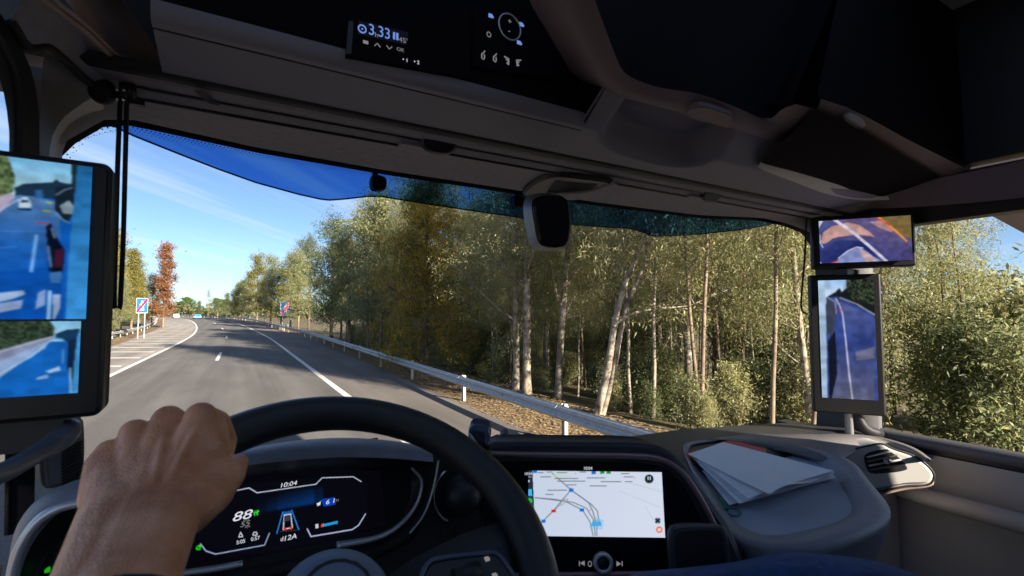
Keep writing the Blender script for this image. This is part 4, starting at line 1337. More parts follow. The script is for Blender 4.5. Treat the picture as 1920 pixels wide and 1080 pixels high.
# instrument binnacle: hood and bowl
crest = [(8, 1110), (16, 1050), (32, 985), (72, 935), (150, 898), (300, 866), (440, 845), (540, 828), (626, 821), (700, 823), (759, 830), (800, 842)]
near = [(14, 1112), (26, 1062), (46, 1003), (84, 952), (152, 918), (300, 884), (440, 862), (540, 849), (626, 844), (700, 844), (765, 848), (812, 856)]
inn = [(32, 1112), (40, 1070), (60, 1020), (100, 970), (160, 938), (300, 900), (440, 876), (540, 864), (626, 858), (700, 858), (765, 862), (812, 866)]
cr = pxline(crest, 60, lambda x, y: atY(x, y, np.interp(x, [0, 150, 800], [.82, .86, .86])))
ne = pxline(near, 60, lambda x, y: atY(x, y, .775)); ni = pxline(inn, 60, lambda x, y: atY(x, y, .77))
bk = cr + np.array([0, .12, -.035]); bk2 = cr + np.array([0, .26, -.16])
hd = MB(); hd.loft([bk2, bk, cr, ne * .5 + cr * .5 + np.array([0, 0, .006]), ne + np.array([0, 0, .002]), ni]); put('binnacle_hood', hd, M_DASH, dash)
ic = thing('instrument_cluster', 'digital instrument cluster with speed and truck graphic behind the steering wheel', 'instrument cluster', atY(560, 960, .84))
inner_edge = [(300, 925), (310, 905), (440, 880), (540, 866), (640, 860), (740, 862), (800, 872), (822, 868)]
CC, CN = atY(560, 960, .84), unit([.06, -.93, .36])
cu_ = unit(np.cross(np.array([0, 0, 1.0]), CN)); cu_ = -cu_ if cu_[0] < 0 else cu_
cv_ = np.cross(CN, cu_)
if cv_[2] < 0: cv_ = -cv_
def cp_(px, py, o_=0.0): return on(px, py, CC, CN) + CN * o_


bowl_out = [(812, 866), (818, 880), (808, 930), (790, 975), (755, 1012), (690, 1040), (560, 1066), (420, 1096), (300, 1125), (150, 1150), (40, 1150), (30, 1110), (60, 1020), (100, 970), (160, 938), (300, 900), (440, 876), (540, 864), (626, 858), (700, 858), (765, 860)]
bowl_in = [(770, 900), (772, 915), (765, 945), (748, 975), (720, 1000), (670, 1022), (555, 1046), (420, 1072), (310, 1090), (170, 1110), (80, 1115), (70, 1090), (90, 1035), (130, 995), (190, 960), (310, 925), (440, 900), (540, 888), (626, 882), (690, 884), (740, 888)]
bo_ = pxline(bowl_out, 80, lambda x, y: atY(x, y, .772)); bi_ = pxline(bowl_in, 80, lambda x, y: cp_(x, y, -.002))
k_ = MB(); k_.loft([spline([atY(x, y, .772) for x, y in bowl_out], 80, True), spline([cp_(x, y, .03) for x, y in bowl_in], 80, True) * .5 + spline([atY(x, y, .772) for x, y in bowl_out], 80, True) * .5, spline([cp_(x, y) for x, y in bowl_in], 80, True)], closed=True, cap1=True); put('bowl', k_, M_DARK, ic)
k_ = MB(); sp_ = [(772, 878), (790, 900), (787, 930), (772, 960), (745, 988), (712, 1006), (670, 1016), (632, 1022)]
P_ = pxline(sp_, 40, lambda x, y: atY(x, y, .79)); k_.tube(P_, [.0028 + .004 * i / 39 for i in range(40)], 8, flat=.7); put('silver_trim', k_, M_SILV, ic)
k_ = MB(); P_ = pxline([(822, 864), (816, 900), (806, 938), (792, 970), (768, 1000)], 30, lambda x, y: atY(x, y, .768)); k_.tube(P_, .0016, 6); put('silver_edge', k_, M_SILV, ic)
k_ = MB(); P_ = pxline([(20, 1112), (27, 1060), (44, 1015), (74, 975), (112, 952), (152, 942)], 40, lambda x, y: atY(x, y, .765)); k_.tube(P_, .0058, 8); put('silver_trim', k_, M_SILV, ic)
k_ = MB(); P_ = pxline([(280, 1082), (340, 1074), (400, 1066), (455, 1056)], 16, lambda x, y: atY(x, y, .79)); k_.tube(P_, .006, 8, flat=.6); put('silver_trim', k_, M_SILV, ic)
# display picture
O_ = cp_(352, 872, .004); W_c = (cp_(700, 872) - cp_(352, 872)) @ cu_; H_c = (cp_(500, 870) - cp_(500, 1052)) @ cv_
cv = Canvas(O_, cu_, -cv_, W_c * 1.04, H_c * 1.05, 380, 190, (5, 5, 11))
cv.poly([(365, 1010), (395, 920), (480, 905), (640, 890), (690, 905), (690, 975), (640, 1020), (430, 1045)], (7, 8, 16))
cv.grad([(470, 928), (606, 912), (606, 942), (485, 962)], (8, 8, 18), (8, 46, 100), (525, 922), (531, 956))
cv.poly([(588, 914), (606, 910), (606, 942), (590, 944)], (7, 9, 19), .5)
cv.poly([(470, 928), (500, 925), (500, 964), (470, 966)], (7, 9, 19), .7); cv.poly([(500, 922), (520, 920), (520, 962), (500, 964)], (7, 9, 19), .35)
cv.blur(12)
cv.line([(423, 924), (467, 915), (482, 924), (592, 908), (604, 896), (662, 894), (677, 903)], 2.2, (190, 195, 215))
cv.line([(376, 1020), (386, 1033), (404, 1039), (496, 1022), (505, 1000)], 2.4, (150, 165, 200))
cv.line([(576, 992), (583, 1006), (660, 993), (672, 985), (685, 964)], 2.4, (175, 185, 215))
cv.line([(519, 1000), (530, 960)], 2.2, (40, 125, 215)); cv.line([(560, 993), (547, 957)], 2.2, (40, 125, 215))
cv.poly([(530, 960), (547, 957), (550, 964), (529, 967)], (20, 90, 170)); cv.line([(525, 997), (556, 994)], 1.2, (60, 60, 75))
cv.line([(531, 992), (533, 966), (545, 964), (548, 989), (531, 993)], 2.2, (205, 205, 215)); cv.poly([(533, 968), (545, 966), (546, 976), (532, 978)], (50, 55, 75))
cv.poly([(531, 990), (537, 989), (537, 994), (532, 995)], (225, 50, 50)); cv.poly([(543, 988), (548, 987), (548, 992), (543, 993)], (225, 50, 50))
cv.poly([(603, 936), (628, 932), (630, 946), (606, 950)], (10, 60, 170))
cv.poly([(602, 983), (633, 977), (633, 982), (602, 988)], (35, 150, 215)); cv.poly([(602, 983), (606, 982), (606, 988), (602, 989)], (230, 70, 60)); cv.poly([(591, 983), (597, 982), (597, 990), (591, 991)], (200, 200, 210))
cv.poly([(594, 944), (600, 941), (602, 938), (600, 947), (595, 949)], (220, 220, 230))
cv.poly([(476, 958), (484, 956), (485, 966), (477, 968)], (15, 120, 30)); cv.line([(477, 966), (476, 961), (481, 960), (483, 965)], 1.6, (60, 230, 80)); cv.poly([(482, 957), (486, 956), (485, 960), (482, 961)], (60, 220, 70))
cv.line([(448, 1006), (451, 998), (455, 1006), (448, 1007)], 1.8, (215, 215, 225)); cv.line([(474, 1003), (476, 998), (481, 998), (482, 1003), (475, 1004)], 2.0, (205, 205, 215))
cv.poly([(367, 1024), (377, 1021), (377, 1031), (368, 1031)], (30, 200, 30))
cv.line([(367, 1024), (377, 1030)], 1.5, (6, 60, 8))
cscr = cv.build('display', ic)
hh = np.linalg.norm(cp_(450, 960) - cp_(450, 976))
up_c = cv_ - cu_ * .0
bl = unit(cp_(640, 905) - cp_(440, 935)) * 0 + cu_
writing('speed_text', '88', cp_(452, 968, .006), bl, up_c, hh * 1.45, M_WHITE_T, cscr, .25, sx=1.5)
writing('speed_unit_text', 'km/h', cp_(461, 975, .006), bl, up_c, hh * .35, M_GREY_T, cscr, .2)
writing('speed_text', '55', cp_(458, 983, .006), bl, up_c, hh * .85, M_GREY_T, cscr, .25, sx=1.3)
writing('speed_unit_text', 'mph', cp_(463, 988, .006), bl, up_c, hh * .35, M_GREY_T, cscr, .2)
writing('clock_text', '10:04', cp_(539, 909, .006), bl, up_c, hh * .78, M_WHITE_T, cscr, .2, sx=1.25)
writing('range_text', '6 1', cp_(618, 941, .006), bl, up_c, hh * .8, M_WHITE_T, cscr, .2, sx=1.3)
writing('range_unit_text', 'M', cp_(631, 939, .006), bl, up_c, hh * .5, M_GREY_T, cscr)
writing('gear_text', 'd', cp_(527, 1011, .006), bl, up_c, hh * .72, M_WHITE_T, cscr, .2)
writing('gear_text', '12A', cp_(542, 1008, .006), bl, up_c, hh * .82, M_WHITE_T, cscr, .2, sx=1.2)
writing('trip_text', '5:05', cp_(451, 1016, .006), bl, up_c, hh * .58, M_WHITE_T, cscr)
writing('trip_text', '0:57', cp_(478, 1010, .006), bl, up_c, hh * .58, M_WHITE_T, cscr)
k_ = MB(); k_.box(atY(89, 1070, .80), (.005, .002, .004)); k_.box(atY(91, 1066, .80), (.003, .002, .003)); put('indicator_light', k_, glow('indicator_green', (30, 160, 30)), ic)

# ---- centre stack with the navigation screen
SD = .86
SC = atD(1110, 940, SD); SN = unit(-FV * 1.0 + np.array([0, 0, .22]))
su = unit(np.cross(np.array([0, 0, 1.0]), SN)); su = -su if su @ RV < 0 else su
sv = np.cross(SN, su); sv = -sv if sv[2] < 0 else sv
def sp(px, py, o_=0.0): return on(px, py, SC, SN) + SN * o_


so = [(905, 1120), (900, 900), (905, 842), (915, 830), (940, 828), (1100, 829), (1190, 830), (1235, 835), (1262, 848), (1288, 872), (1308, 900), (1330, 930), (1372, 992), (1400, 1060), (1420, 1120)]
k_ = MB()
o1 = np.array([sp(x, y) for x, y in so]); 
k_.slab(spline(o1, 70, True), SN, .16, .012); put('centre_stack', k_, M_DASHD, dash)
rim_px = [(905, 850), (1000, 852), (1100, 853), (1190, 855), (1232, 859), (1258, 870), (1280, 888), (1298, 912), (1318, 945), (1338, 985), (1358, 1040), (1372, 1090)]
k_ = MB(); k_.tube(pxline(rim_px, 50, lambda x, y: sp(x, y, .003)), .0055, 8); put('stack_trim', k_, mat('rose_trim', (.34, .22, .24), .35, metal=.5), dash)
nd = thing('navigation_display', 'wide dark display panel showing a pale road map in the centre of the dashboard', 'navigation display', SC)
gp = [(908, 866), (1000, 864), (1100, 865), (1190, 867), (1228, 871), (1250, 881), (1270, 898), (1288, 922), (1308, 960), (1326, 1000), (1340, 1036), (906, 1036)]
k_ = MB(); k_.slab([sp(x, y, .005) for x, y in gp], SN, .006, .0); put('glass_panel', k_, M_GLOSS, nd)
tl, tr_, bl_, br_ = sp(981, 881, .007), sp(1224, 884, .007), sp(1000, 1002, .007), sp(1246, 1003, .007)
uu = unit(tr_ - tl); w_s = np.linalg.norm(tr_ - tl) * 1.035; h_s = np.linalg.norm(bl_ - tl) * .99
vv = unit((bl_ - tl) - uu * ((bl_ - tl) @ uu))
cv = Canvas(tl + uu * (.5 * ((bl_ - tl) @ uu)), uu, vv, w_s * .985, h_s, 340, 170, (203, 214, 232))
ang = .5
cv.grad([(985, 880), (1260, 880), (1260, 1010), (985, 1010)], (196, 208, 228), (212, 220, 236), (985, 880), (1240, 1000))
cv.poly([(970, 876), (998, 876), (1004, 1008), (970, 1008)], (34, 46, 64))
road = (120, 128, 138)
cv.line([(1036, 888), (1050, 900), (1071, 919), (1090, 932), (1104, 943), (1112, 960), (1117, 980)], 2, road)
cv.line([(1071, 919), (1092, 934), (1108, 945), (1120, 958), (1123, 978)], 1.8, road)
cv.line([(1003, 933), (1040, 936), (1075, 942), (1100, 953), (1113, 975), (1116, 1004)], 1.8, road)
cv.line([(1003, 933), (1060, 940), (1092, 956), (1106, 978), (1112, 1004)], 1.8, road)
cv.line([(1018, 977), (1038, 957), (1052, 940), (1066, 924), (1070, 915)], 1.8, road); cv.line([(1045, 950), (1058, 944), (1065, 936), (1058, 936), (1040, 958)], 1.3, (150, 158, 168))
cv.line([(1119, 1004), (1119, 975)], 1.6, road); cv.line([(1180, 905), (1240, 922)], 1, (185, 195, 208)); cv.line([(1160, 920), (1235, 950)], 1, (185, 195, 208)); cv.line([(1210, 950), (1225, 975)], 1, (185, 195, 208))
rr2 = random.Random(3)
for (x, y, w) in ((1013, 886, 8), (1030, 885, 9), (1053, 886, 16), (1092, 885, 10), (1172, 888, 14), (1022, 894, 16), (1060, 897, 40), (1118, 896, 34), (1178, 894, 16), (1070, 902, 50), (1145, 903, 36), (1178, 903, 12), (1072, 909, 18), (1120, 911, 28), (1045, 919, 36), (1030, 927, 14)):
    xx = x - w / 2
    while xx < x + w / 2:
        l_ = rr2.uniform(1.5, 4); cv.line([(xx, y), (xx + l_, y)], 1.6, (95, 100, 108), .8); xx += l_ + 1.0
cv.poly([(1020, 890), (1060, 888), (1075, 893), (1040, 896)], (190, 215, 190), .6)
for x, y, c_, w, h in ((1003, 884, (25, 110, 210), 8, 5), (1113, 886, (25, 110, 210), 8, 6), (1129, 886, (25, 150, 60), 8, 5), (1141, 886, (25, 150, 60), 8, 5), (1071, 919, (25, 110, 210), 8, 6), (1091, 956, (25, 110, 210), 8, 6), (1019, 977, (25, 110, 210), 8, 6), (1038, 958, (205, 35, 45), 8, 5)):
    cv.poly([(x - w / 2, y - h / 2), (x + w / 2, y - h / 2), (x + w / 2, y + h / 2), (x - w / 2, y + h / 2)], c_)
cv.poly([(1108, 986), (1112, 974), (1118, 979), (1126, 976), (1128, 986)], (55, 150, 220)); cv.poly([(1104, 988), (1116, 969), (1132, 975), (1130, 992), (1112, 993)], (110, 190, 235), .4)
for x, y in ((1048, 899), (1079, 888), (1106, 956), (1190, 896)): cv.poly([(x - 1.5, y), (x, y - 1.5), (x + 1.5, y), (x, y + 1.5)], (215, 130, 40))
def disc(c_, r_, col, a=1.0): cv.poly([(c_[0] + r_ * math.cos(q), c_[1] + r_ * math.sin(q)) for q in np.linspace(0, 6.283, 25)[:-1]], col, a)
disc((1217, 898), 8.5, (60, 80, 84)); disc((1217, 897), 7, (16, 32, 38)); cv.line([(1215, 894), (1215, 899)], 2, (220, 225, 228)); cv.line([(1219, 894), (1219, 899)], 2, (220, 225, 228))
disc((1233, 976), 6, (150, 165, 185)); cv.line([(1230, 973), (1236, 979)], 3, (25, 28, 35)); cv.line([(1236, 973), (1230, 979)], 3, (25, 28, 35))
disc((1236, 993), 6, (232, 95, 30)); disc((1236, 993), 4, (235, 200, 185))
cv.poly([(986, 917), (997, 917), (998, 930), (987, 930)], (70, 180, 235)); disc((993, 939), 5.5, (30, 195, 60)); disc((996, 953), 5, (30, 180, 60))
cv.poly([(986, 900), (993, 900), (993, 904), (986, 904)], (215, 220, 228)); cv.line([(985, 894), (996, 894)], 2, (150, 158, 170))
cv.blur(1)
nsc = cv.build('map_screen', nd)
writing('clock_text', '10:04', sp(990, 887, .009), su, sv, .0066, M_WHITE_T, nsc)
writing('clock_text', '10:04', sp(1101, 877, .008), su, sv, .0075, M_WHITE_T, nd)
kc = sp(1129, 1052, .0); k_ = MB(); k_.lathe(kc, SN, [(.017, -.004), (.0172, .010), (.0165, .014), (.0115, .015), (.0108, .0115), (.002, .011)], 36); put('volume_knob', k_, mat('knob_metal', (.62, .62, .65), .3, metal=.35), nd)
k_ = MB(); k_.lathe(kc + SN * .0105, SN, [(.0105, 0), (.0104, .002), (.001, .0025)], 30); put('knob_cap', k_, M_BLACK, nd)
lpz = [(906, 1036), (1340, 1036), (1366, 1086), (1380, 1120), (906, 1120)]
k_ = MB(); k_.slab([sp(x, y, .004) for x, y in lpz], SN, .006); put('button_panel', k_, M_GLOSS, nd)
def tri(c_, s_, d): return [c_ + su * s_ * d, c_ - su * s_ * d + sv * s_, c_ - su * s_ * d - sv * s_]
k_ = MB(); k_.slab(tri(sp(1091, 1054, .006), .004, -1), SN, .001); k_.slab(tri(sp(1159, 1055, .006), .004, 1), SN, .001)
for q in (1085.5, 1165): k_.box(sp(q, 1054.5, .006), (.0012, .001, .008))
put('skip_symbol', k_, M_GREY_T, nd)
k_ = MB(); k_.tube([sp(1105, 1055, .006) + su * .003 * math.cos(a) + sv * .004 * math.sin(a) for a in np.linspace(0, 6.28, 13)[:-1]], .0007, 4, closed=True); put('power_symbol', k_, M_GREY_T, nd)
k_ = MB(); k_.tube(pxline([(930, 1078), (1050, 1076), (1130, 1075), (1250, 1074), (1370, 1080)], 20, lambda x, y: sp(x, y, .005)), .005, 8); put('lower_trim', k_, mat('rose_trim_lower', (.30, .18, .20), .4, metal=.4), dash)

# dark facia between wheel and stack: retarder knob and switch row
fc = MB(); fcp = [(800, 850), (910, 836), (908, 1120), (560, 1120), (700, 1045), (770, 1010), (806, 940)]
fN = unit([-.1, -.95, .25]); fC = atY(860, 950, .80)
fcs = lambda x, y, o_=0: on(x, y, fC, fN) + fN * o_
fc.slab([fcs(x, y) for x, y in fcp], fN, .06, .004); put('facia_panel', fc, M_DARK, dash)
kn = thing('retarder_control', 'round black rotary control with a chrome half ring behind the steering wheel', 'rotary control', fcs(862, 925))
c_ = fcs(862, 926, .012); k_ = MB(); k_.ball(c_, .037, 24, 14); put('knob', k_, mat('soft_black', (.018, .018, .022), .45, bump=.1, bscale=400), kn)
fu2 = unit(np.cross(np.array([0, 0, 1.0]), fN)); fu2 = -fu2 if fu2[0] < 0 else fu2; fv2 = np.cross(fN, fu2); fv2 = -fv2 if fv2[2] < 0 else fv2
k_ = MB(); k_.tube([c_ + fN * -.01 + fu2 * .044 * math.cos(a) - fu2 * .004 + fv2 * .046 * math.sin(a) for a in np.linspace(2.0, 4.2, 24)], .0035, 8); put('chrome_ring', k_, M_CHROME, kn)
for i in range(4):
    k_ = MB(); x0 = 828 + i * 25; k_.slab([fcs(x0, 989, .004), fcs(x0 + 23, 989, .004), fcs(x0 + 23, 1012, .004), fcs(x0, 1012, .004)], fN, .006, .001); put('switch', k_, M_BLACK, dash)
k_ = MB(); c_ = fcs(909, 1000, .006); k_.tube([c_ + fu2 * .0045 * a + fv2 * .0045 * b for a, b in ((-1, -1), (-1, .7), (-.6, 1), (.6, 1), (1, .7), (1, -1), (.4, -.4), (-.4, -.4))], .0012, 5, closed=True); k_.box(c_, (.004, .001, .003)); put('switch_symbol', k_, M_GREY_T, dash)
k_ = MB(); k_.tube([fcs(923, 990, .006), fcs(927, 1014, .006), fcs(924, 1018, .006)], .0012, 5); put('switch_edge', k_, M_SILV, dash)

# ---- passenger tray and side body
def tz(z): return lambda x, y: atZ(x, y, z)
floor_px = [(1300, 842), (1340, 834), (1372, 832), (1440, 842), (1510, 860), (1558, 882), (1582, 915), (1600, 948), (1598, 964), (1570, 982), (1510, 998), (1450, 1008), (1420, 1004), (1390, 990), (1374, 976), (1340, 920), (1310, 880)]
rimi_px = [(1292, 836), (1335, 827), (1372, 824), (1444, 832), (1520, 848), (1572, 868), (1600, 905), (1622, 942), (1620, 962), (1585, 985), (1515, 1006), (1452, 1017), (1414, 1012), (1382, 996), (1366, 980), (1330, 920), (1300, 876)]
rimo_px = [(1285, 832), (1330, 823), (1372, 819), (1450, 826), (1530, 840), (1592, 862), (1632, 905), (1668, 952), (1664, 976), (1610, 1006), (1520, 1028), (1452, 1030), (1402, 1024), (1372, 1006), (1358, 984), (1322, 920), (1292, 872)]
low_px = [(1285, 840), (1330, 832), (1372, 828), (1450, 836), (1530, 850), (1594, 872), (1640, 920), (1668, 968), (1660, 1000), (1600, 1040), (1520, 1068), (1452, 1080), (1402, 1072), (1376, 1040), (1360, 1000), (1322, 926), (1292, 880)]
fl_, ri_, ro_, lw_ = [spline([atZ(x, y, z) for x, y in q], 80, True) for q, z in ((floor_px, -.435), (rimi_px, -.412), (rimo_px, -.414), (low_px, -.46))]
k_ = MB(); k_.loft([fl_ * .98 + fl_.mean(0) * .02, fl_ + np.array([0, 0, .004]), ri_ * .85 + fl_ * .15 + np.array([0, 0, .0]), ri_, ri_ * .5 + ro_ * .5 + np.array([0, 0, .004]), ro_, ro_ * .7 + lw_ * .3 + np.array([0, 0, -.006]), lw_, lw_ * .96 + fl_.mean(0) * .04 + np.array([0, .03, -.12])], closed=True); put('tray_surround', k_, M_DASH, dash)
k_ = MB(); k_.slab((fl_ * .985 + fl_.mean(0) * .015), (0, 0, 1), .02); put('tray_mat', k_, M_TRAYF, dash)

# hump with the air vent at the passenger end
hump_t = [(1285, 829), (1350, 820), (1400, 814), (1450, 810), (1500, 808), (1560, 809), (1620, 815), (1670, 825), (1715, 840), (1750, 864)]
hump_f = [(1370, 826), (1440, 834), (1500, 846), (1540, 856), (1568, 860), (1582, 850), (1615, 834), (1660, 828), (1705, 842), (1742, 866)]
h_t = spline([atY(x, y, np.interp(x, [1285, 1450, 1600, 1790], [1.12, 1.05, .96, .72])) for x, y in hump_t], 50)
h_f = spline([atZ(x, y, np.interp(x, [1370, 1568, 1600, 1780], [-.408, -.412, -.405, -.42])) for x, y in hump_f], 50)
h_b = h_t + np.array([.05, .10, -.07])
k_ = MB(); k_.loft([h_b, h_t, h_t * .5 + h_f * .5 + np.array([0, 0, .008]), h_f, h_f + np.array([0, -.004, -.012])]); put('end_hump', k_, mat('hump_skin', (.17, .16, .165), .6, bump=.35, bscale=600), dash)
VC = atZ(1625, 865, -.445); VN = unit([-.72, -.69, .10])
vq = lambda x, y, o_=0: on(x, y, VC, VN) + VN * o_
va = thing('air_vent', 'pale grey air vent pod with dark slats at the passenger end of the dashboard', 'air vent', VC)
vo = [(1578, 862), (1590, 848), (1620, 838), (1655, 832), (1672, 840), (1720, 858), (1752, 888), (1745, 908), (1700, 912), (1640, 922), (1612, 918), (1588, 890)]
k_ = MB(); k_.slab(spline([vq(x, y) for x, y in vo], 48, True), VN, .12, .01); put('pod', k_, M_GREY, va)
k_ = MB(); k_.tube(spline([vq(x, y, -.003) for x, y in vo], 48, True), .0028, 6, closed=True); put('pod_edge', k_, M_DARK, va)
ho = [(1622, 853), (1662, 842), (1672, 848), (1690, 862), (1700, 880), (1640, 888), (1628, 884)]
k_ = MB(); k_.slab(spline([vq(x, y, .003) for x, y in ho], 36, True), VN, .01, .002); put('vent_opening', k_, M_BLACK, va)
for i in range(4):
    a = vq(1624 + i * 1.5, 857 + i * 8, .005); b = vq(1672 + i * 8, 845 + i * 8, .005)
    put('vent_slat', MB().tube([a, b], .0024, 6), M_DARK if i % 2 else M_GREY, va)
put('vent_knob', MB().box(vq(1662, 864, .008), (.022, .012, .012)), M_CHROME, va)
k_ = MB(); lwv = [(1600, 912), (1640, 900), (1700, 890), (1750, 885), (1755, 912), (1700, 922), (1650, 932), (1625, 930)]
k_.slab(spline([vq(x, y, -.006) for x, y in lwv], 36, True), VN, .10, .012); put('pod_chin', k_, M_TAN, va)
# lower passenger side of the dashboard and the glove box
k_ = MB(); k_.loft([[E3(x, y, z) for x in np.linspace(1.0, 1.98, 12)] for y, z in ((.98, -.47), (.86, -.50), (.80, -.56), (.80, -1.2))]); put('passenger_facia', k_, M_GREY, dash)
k_ = MB(); k_.loft([[E3(x, y, z) for x in np.linspace(.50, 1.05, 12)] for y, z in ((.80, -.47), (.70, -.50), (.66, -.56), (.72, -1.2))]); put('centre_facia', k_, M_DARK, dash)

# left end of the dashboard: grab handle and speaker grille
k_ = MB(); gpx = [(-60, 905), (0, 888), (50, 862), (95, 836), (122, 815), (132, 800)]
k_.tube(spline([atY(x, y, d) for (x, y), d in zip(gpx, (.60, .68, .75, .80, .82, .84))], 30), [.0105] * 20 + [.011, .0115, .012, .0125, .013, .0135, .014, .014, .0135, .012], 14); put('grab_handle', k_, mat('handle_grey', (.11, .12, .15), .45, bump=.2, bscale=700), cab)
spk = thing('side_speaker', 'dark speaker block with slanted ribs at the left end of the dashboard', 'speaker', atY(130, 850, .97))
so_ = [(84, 786), (98, 782), (150, 782), (158, 792), (157, 880), (140, 905), (112, 914), (84, 914)]
nS = unit([.35, -.92, .1]); sC = atY(125, 850, .93)
k_ = MB(); k_.slab(spline([on(x, y, sC, nS) for x, y in so_], 40, True), nS, .12, .006); put('block', k_, M_PIL, spk)
for i in range(13):
    y = 838 + i * 6
    put('rib', MB().tube([on(115, y + 10, sC, nS) + nS * .002, on(155, y - 12, sC, nS) + nS * .002], .0016, 5), M_RUB, spk)

# ---- things on top of the dashboard
ks = thing('hud_sensor', 'rounded black and silver sensor head standing on the dashboard above the wheel rim', 'sensor', atD(897, 850, .83))
pc = atD(897, 826, .83)
def rq(px, py, d): return atD(px, py, d)
k_ = MB(); k_.slab(spline([rq(x, y, .80) for x, y in ((878, 806), (886, 800), (908, 802), (917, 808), (917, 836), (905, 840), (890, 832), (880, 818))], 28, True), -FV, .05, .008); put('head', k_, mat('head_blue', (.035, .06, .11), .3), ks)
k_ = MB(); k_.slab(spline([rq(x, y, .797) for x, y in ((877, 812), (884, 816), (896, 834), (898, 842), (888, 838), (880, 826))], 20, True), -FV, .02, .004); put('silver_side', k_, M_SILV, ks)
k_ = MB(); k_.tube([rq(906, 838, .82), rq(908, 870, .84)], .012, 10); put('stem', k_, M_DARK, ks)
t_ = thing('dash_sensor', 'small pale block on the dashboard right of the sensor head', 'sensor', atD(945, 826, 1.0))
k_ = MB(); k_.slab(spline([atD(x, y, 1.0) for x, y in ((938, 816), (947, 812), (952, 816), (951, 832), (938, 832))], 18, True), -FV, .03, .003); put('block', k_, M_PIL, t_)
t_ = thing('dash_dome', 'dark serrated dome on the dashboard behind the navigation display', 'sensor', atD(990, 830, 1.05))
k_ = MB(); c_ = atD(990, 832, 1.08); k_.ball(c_, .024, 20, 12, sc=(1, 1, .9)); put('dome', k_, mat('dome_blue', (.03, .05, .085), .3), t_)
k_ = MB()
for i in range(15):
    a = math.pi * (.12 + .76 * i / 14); k_.ball(c_ + RV * .025 * math.cos(a) + np.array([0, 0, .0225 * math.sin(a)]), .0022, 6, 4)
put('serrated_rim', k_, M_BLACK, t_)
t_ = thing('dash_dome', 'smooth blue grey dome at the windscreen base behind the papers', 'sensor', atD(1378, 815, 1.3))
k_ = MB(); k_.ball(atD(1378, 824, 1.80), .052, 24, 14, sc=(1, 1, .8)); put('dome', k_, mat('dome_grey', (.16, .19, .26), .5, bump=.2, bscale=500), t_)
wp = thing('windscreen_wiper', 'black wiper arm lying along the bottom edge of the windscreen', 'wiper', atY(1300, 820, 1.2))
k_ = MB(); k_.tube(spline([atY(x, y, 1.24) for x, y in ((1180, 834), (1260, 826), (1320, 817), (1400, 806))], 20), .006, 6); put('arm', k_, M_BLACK, wp)
k_ = MB(); k_.box(atY(1262, 828, 1.23), (.06, .02, .016)); put('joint', k_, M_BLACK, wp)

# ---- papers in the tray
ps = thing('paper_stack', 'stack of white paper sheets fanned out in the dashboard tray', 'paper', atZ(1430, 890, -.43))
pr = random.Random(2)
top_px = [(1290, 851), (1357, 829), (1553, 872), (1560, 880), (1452, 937), (1436, 938), (1322, 909)]
for i in range(9):
    z = -.426 + .0035 * i
    j = (8 - i)
    if j:
        pp = [(1296 + pr.uniform(-2, 4), 852 + j * 1.2), (1362, 836), (1554 + pr.uniform(0, 12), 876 + j * 2.3), (1566 + pr.uniform(-3, 6), 884 + j * 1.5), (1440 + pr.uniform(-40, 10) - j * 4, 934 + j * 2.0), (1386 - j * 4 + pr.uniform(-12, 12), 938 + j * .8), (1326 + j * 3 + pr.uniform(-3, 6), 912 + j * 3)]
    else: pp = top_px
    P_ = np.array([atZ(x, y, z) for x, y in pp])
    c_ = P_.mean(0)
    u_, v_ = P_[1] - P_[0], P_[-1] - P_[0]
    q = MB(); n_ = 10
    def edge(a, b, c, s): return a + (b - a) * s if c is None else (a * (1 - s) ** 2 + 2 * c * s * (1 - s) + b * s * s)
    g = []
    A, B, C2, D = P_[0], P_[1], (P_[2] + P_[3]) / 2, (P_[4] + P_[5]) / 2
    for r_ in range(n_ + 1):
        row = []
        for s_ in range(n_ + 1):
            s, tq = s_ / n_, r_ / n_
            p = (A * (1 - s) + B * s) * (1 - tq) + (D * (1 - s) + C2 * s) * tq
            wv = .0045 * math.sin(3.0 * s + i) * tq + .011 * (j == 0) * math.sin(5.2 * s + .8) * tq ** 2 + pr.uniform(-.0002, .0002)
            row.append(p + np.array([0, 0, wv]))
        g.append(row)
    q.loft(g); q.loft([[p - np.array([0, 0, .0004]) for p in r_[::-1]] for r_ in g])
    put('sheet', q, M_PAPER, ps)
rf = thing('red_folder', 'thin red folder edge under the papers in the tray', 'folder', atZ(1400, 840, -.43))
k_ = MB(); k_.slab([atZ(x, y, -.4035) for x, y in ((1282, 850), (1318, 842), (1352, 829), (1368, 826), (1388, 829), (1436, 842), (1440, 870), (1330, 870))], (0, 0, 1), .0015); put('cover', k_, M_RED, rf)
ls = thing('lanyard', 'dark green lanyard loop hanging out from under the papers', 'lanyard', atZ(1365, 950, -.43))
k_ = MB(); k_.tube(spline([atZ(x, y, -.428) for x, y in ((1340, 930), (1350, 942), (1358, 956), (1372, 967), (1384, 967), (1388, 960), (1376, 954), (1360, 953))], 40), .0022, 8); put('loop', k_, M_GREEN, ls)
k_ = MB(); k_.tube(spline([atZ(x, y, -.426) for x, y in ((1336, 925), (1348, 934), (1358, 945), (1361, 956))], 20), .006, 8, flat=.5); put('strap', k_, M_GREEN, ls)

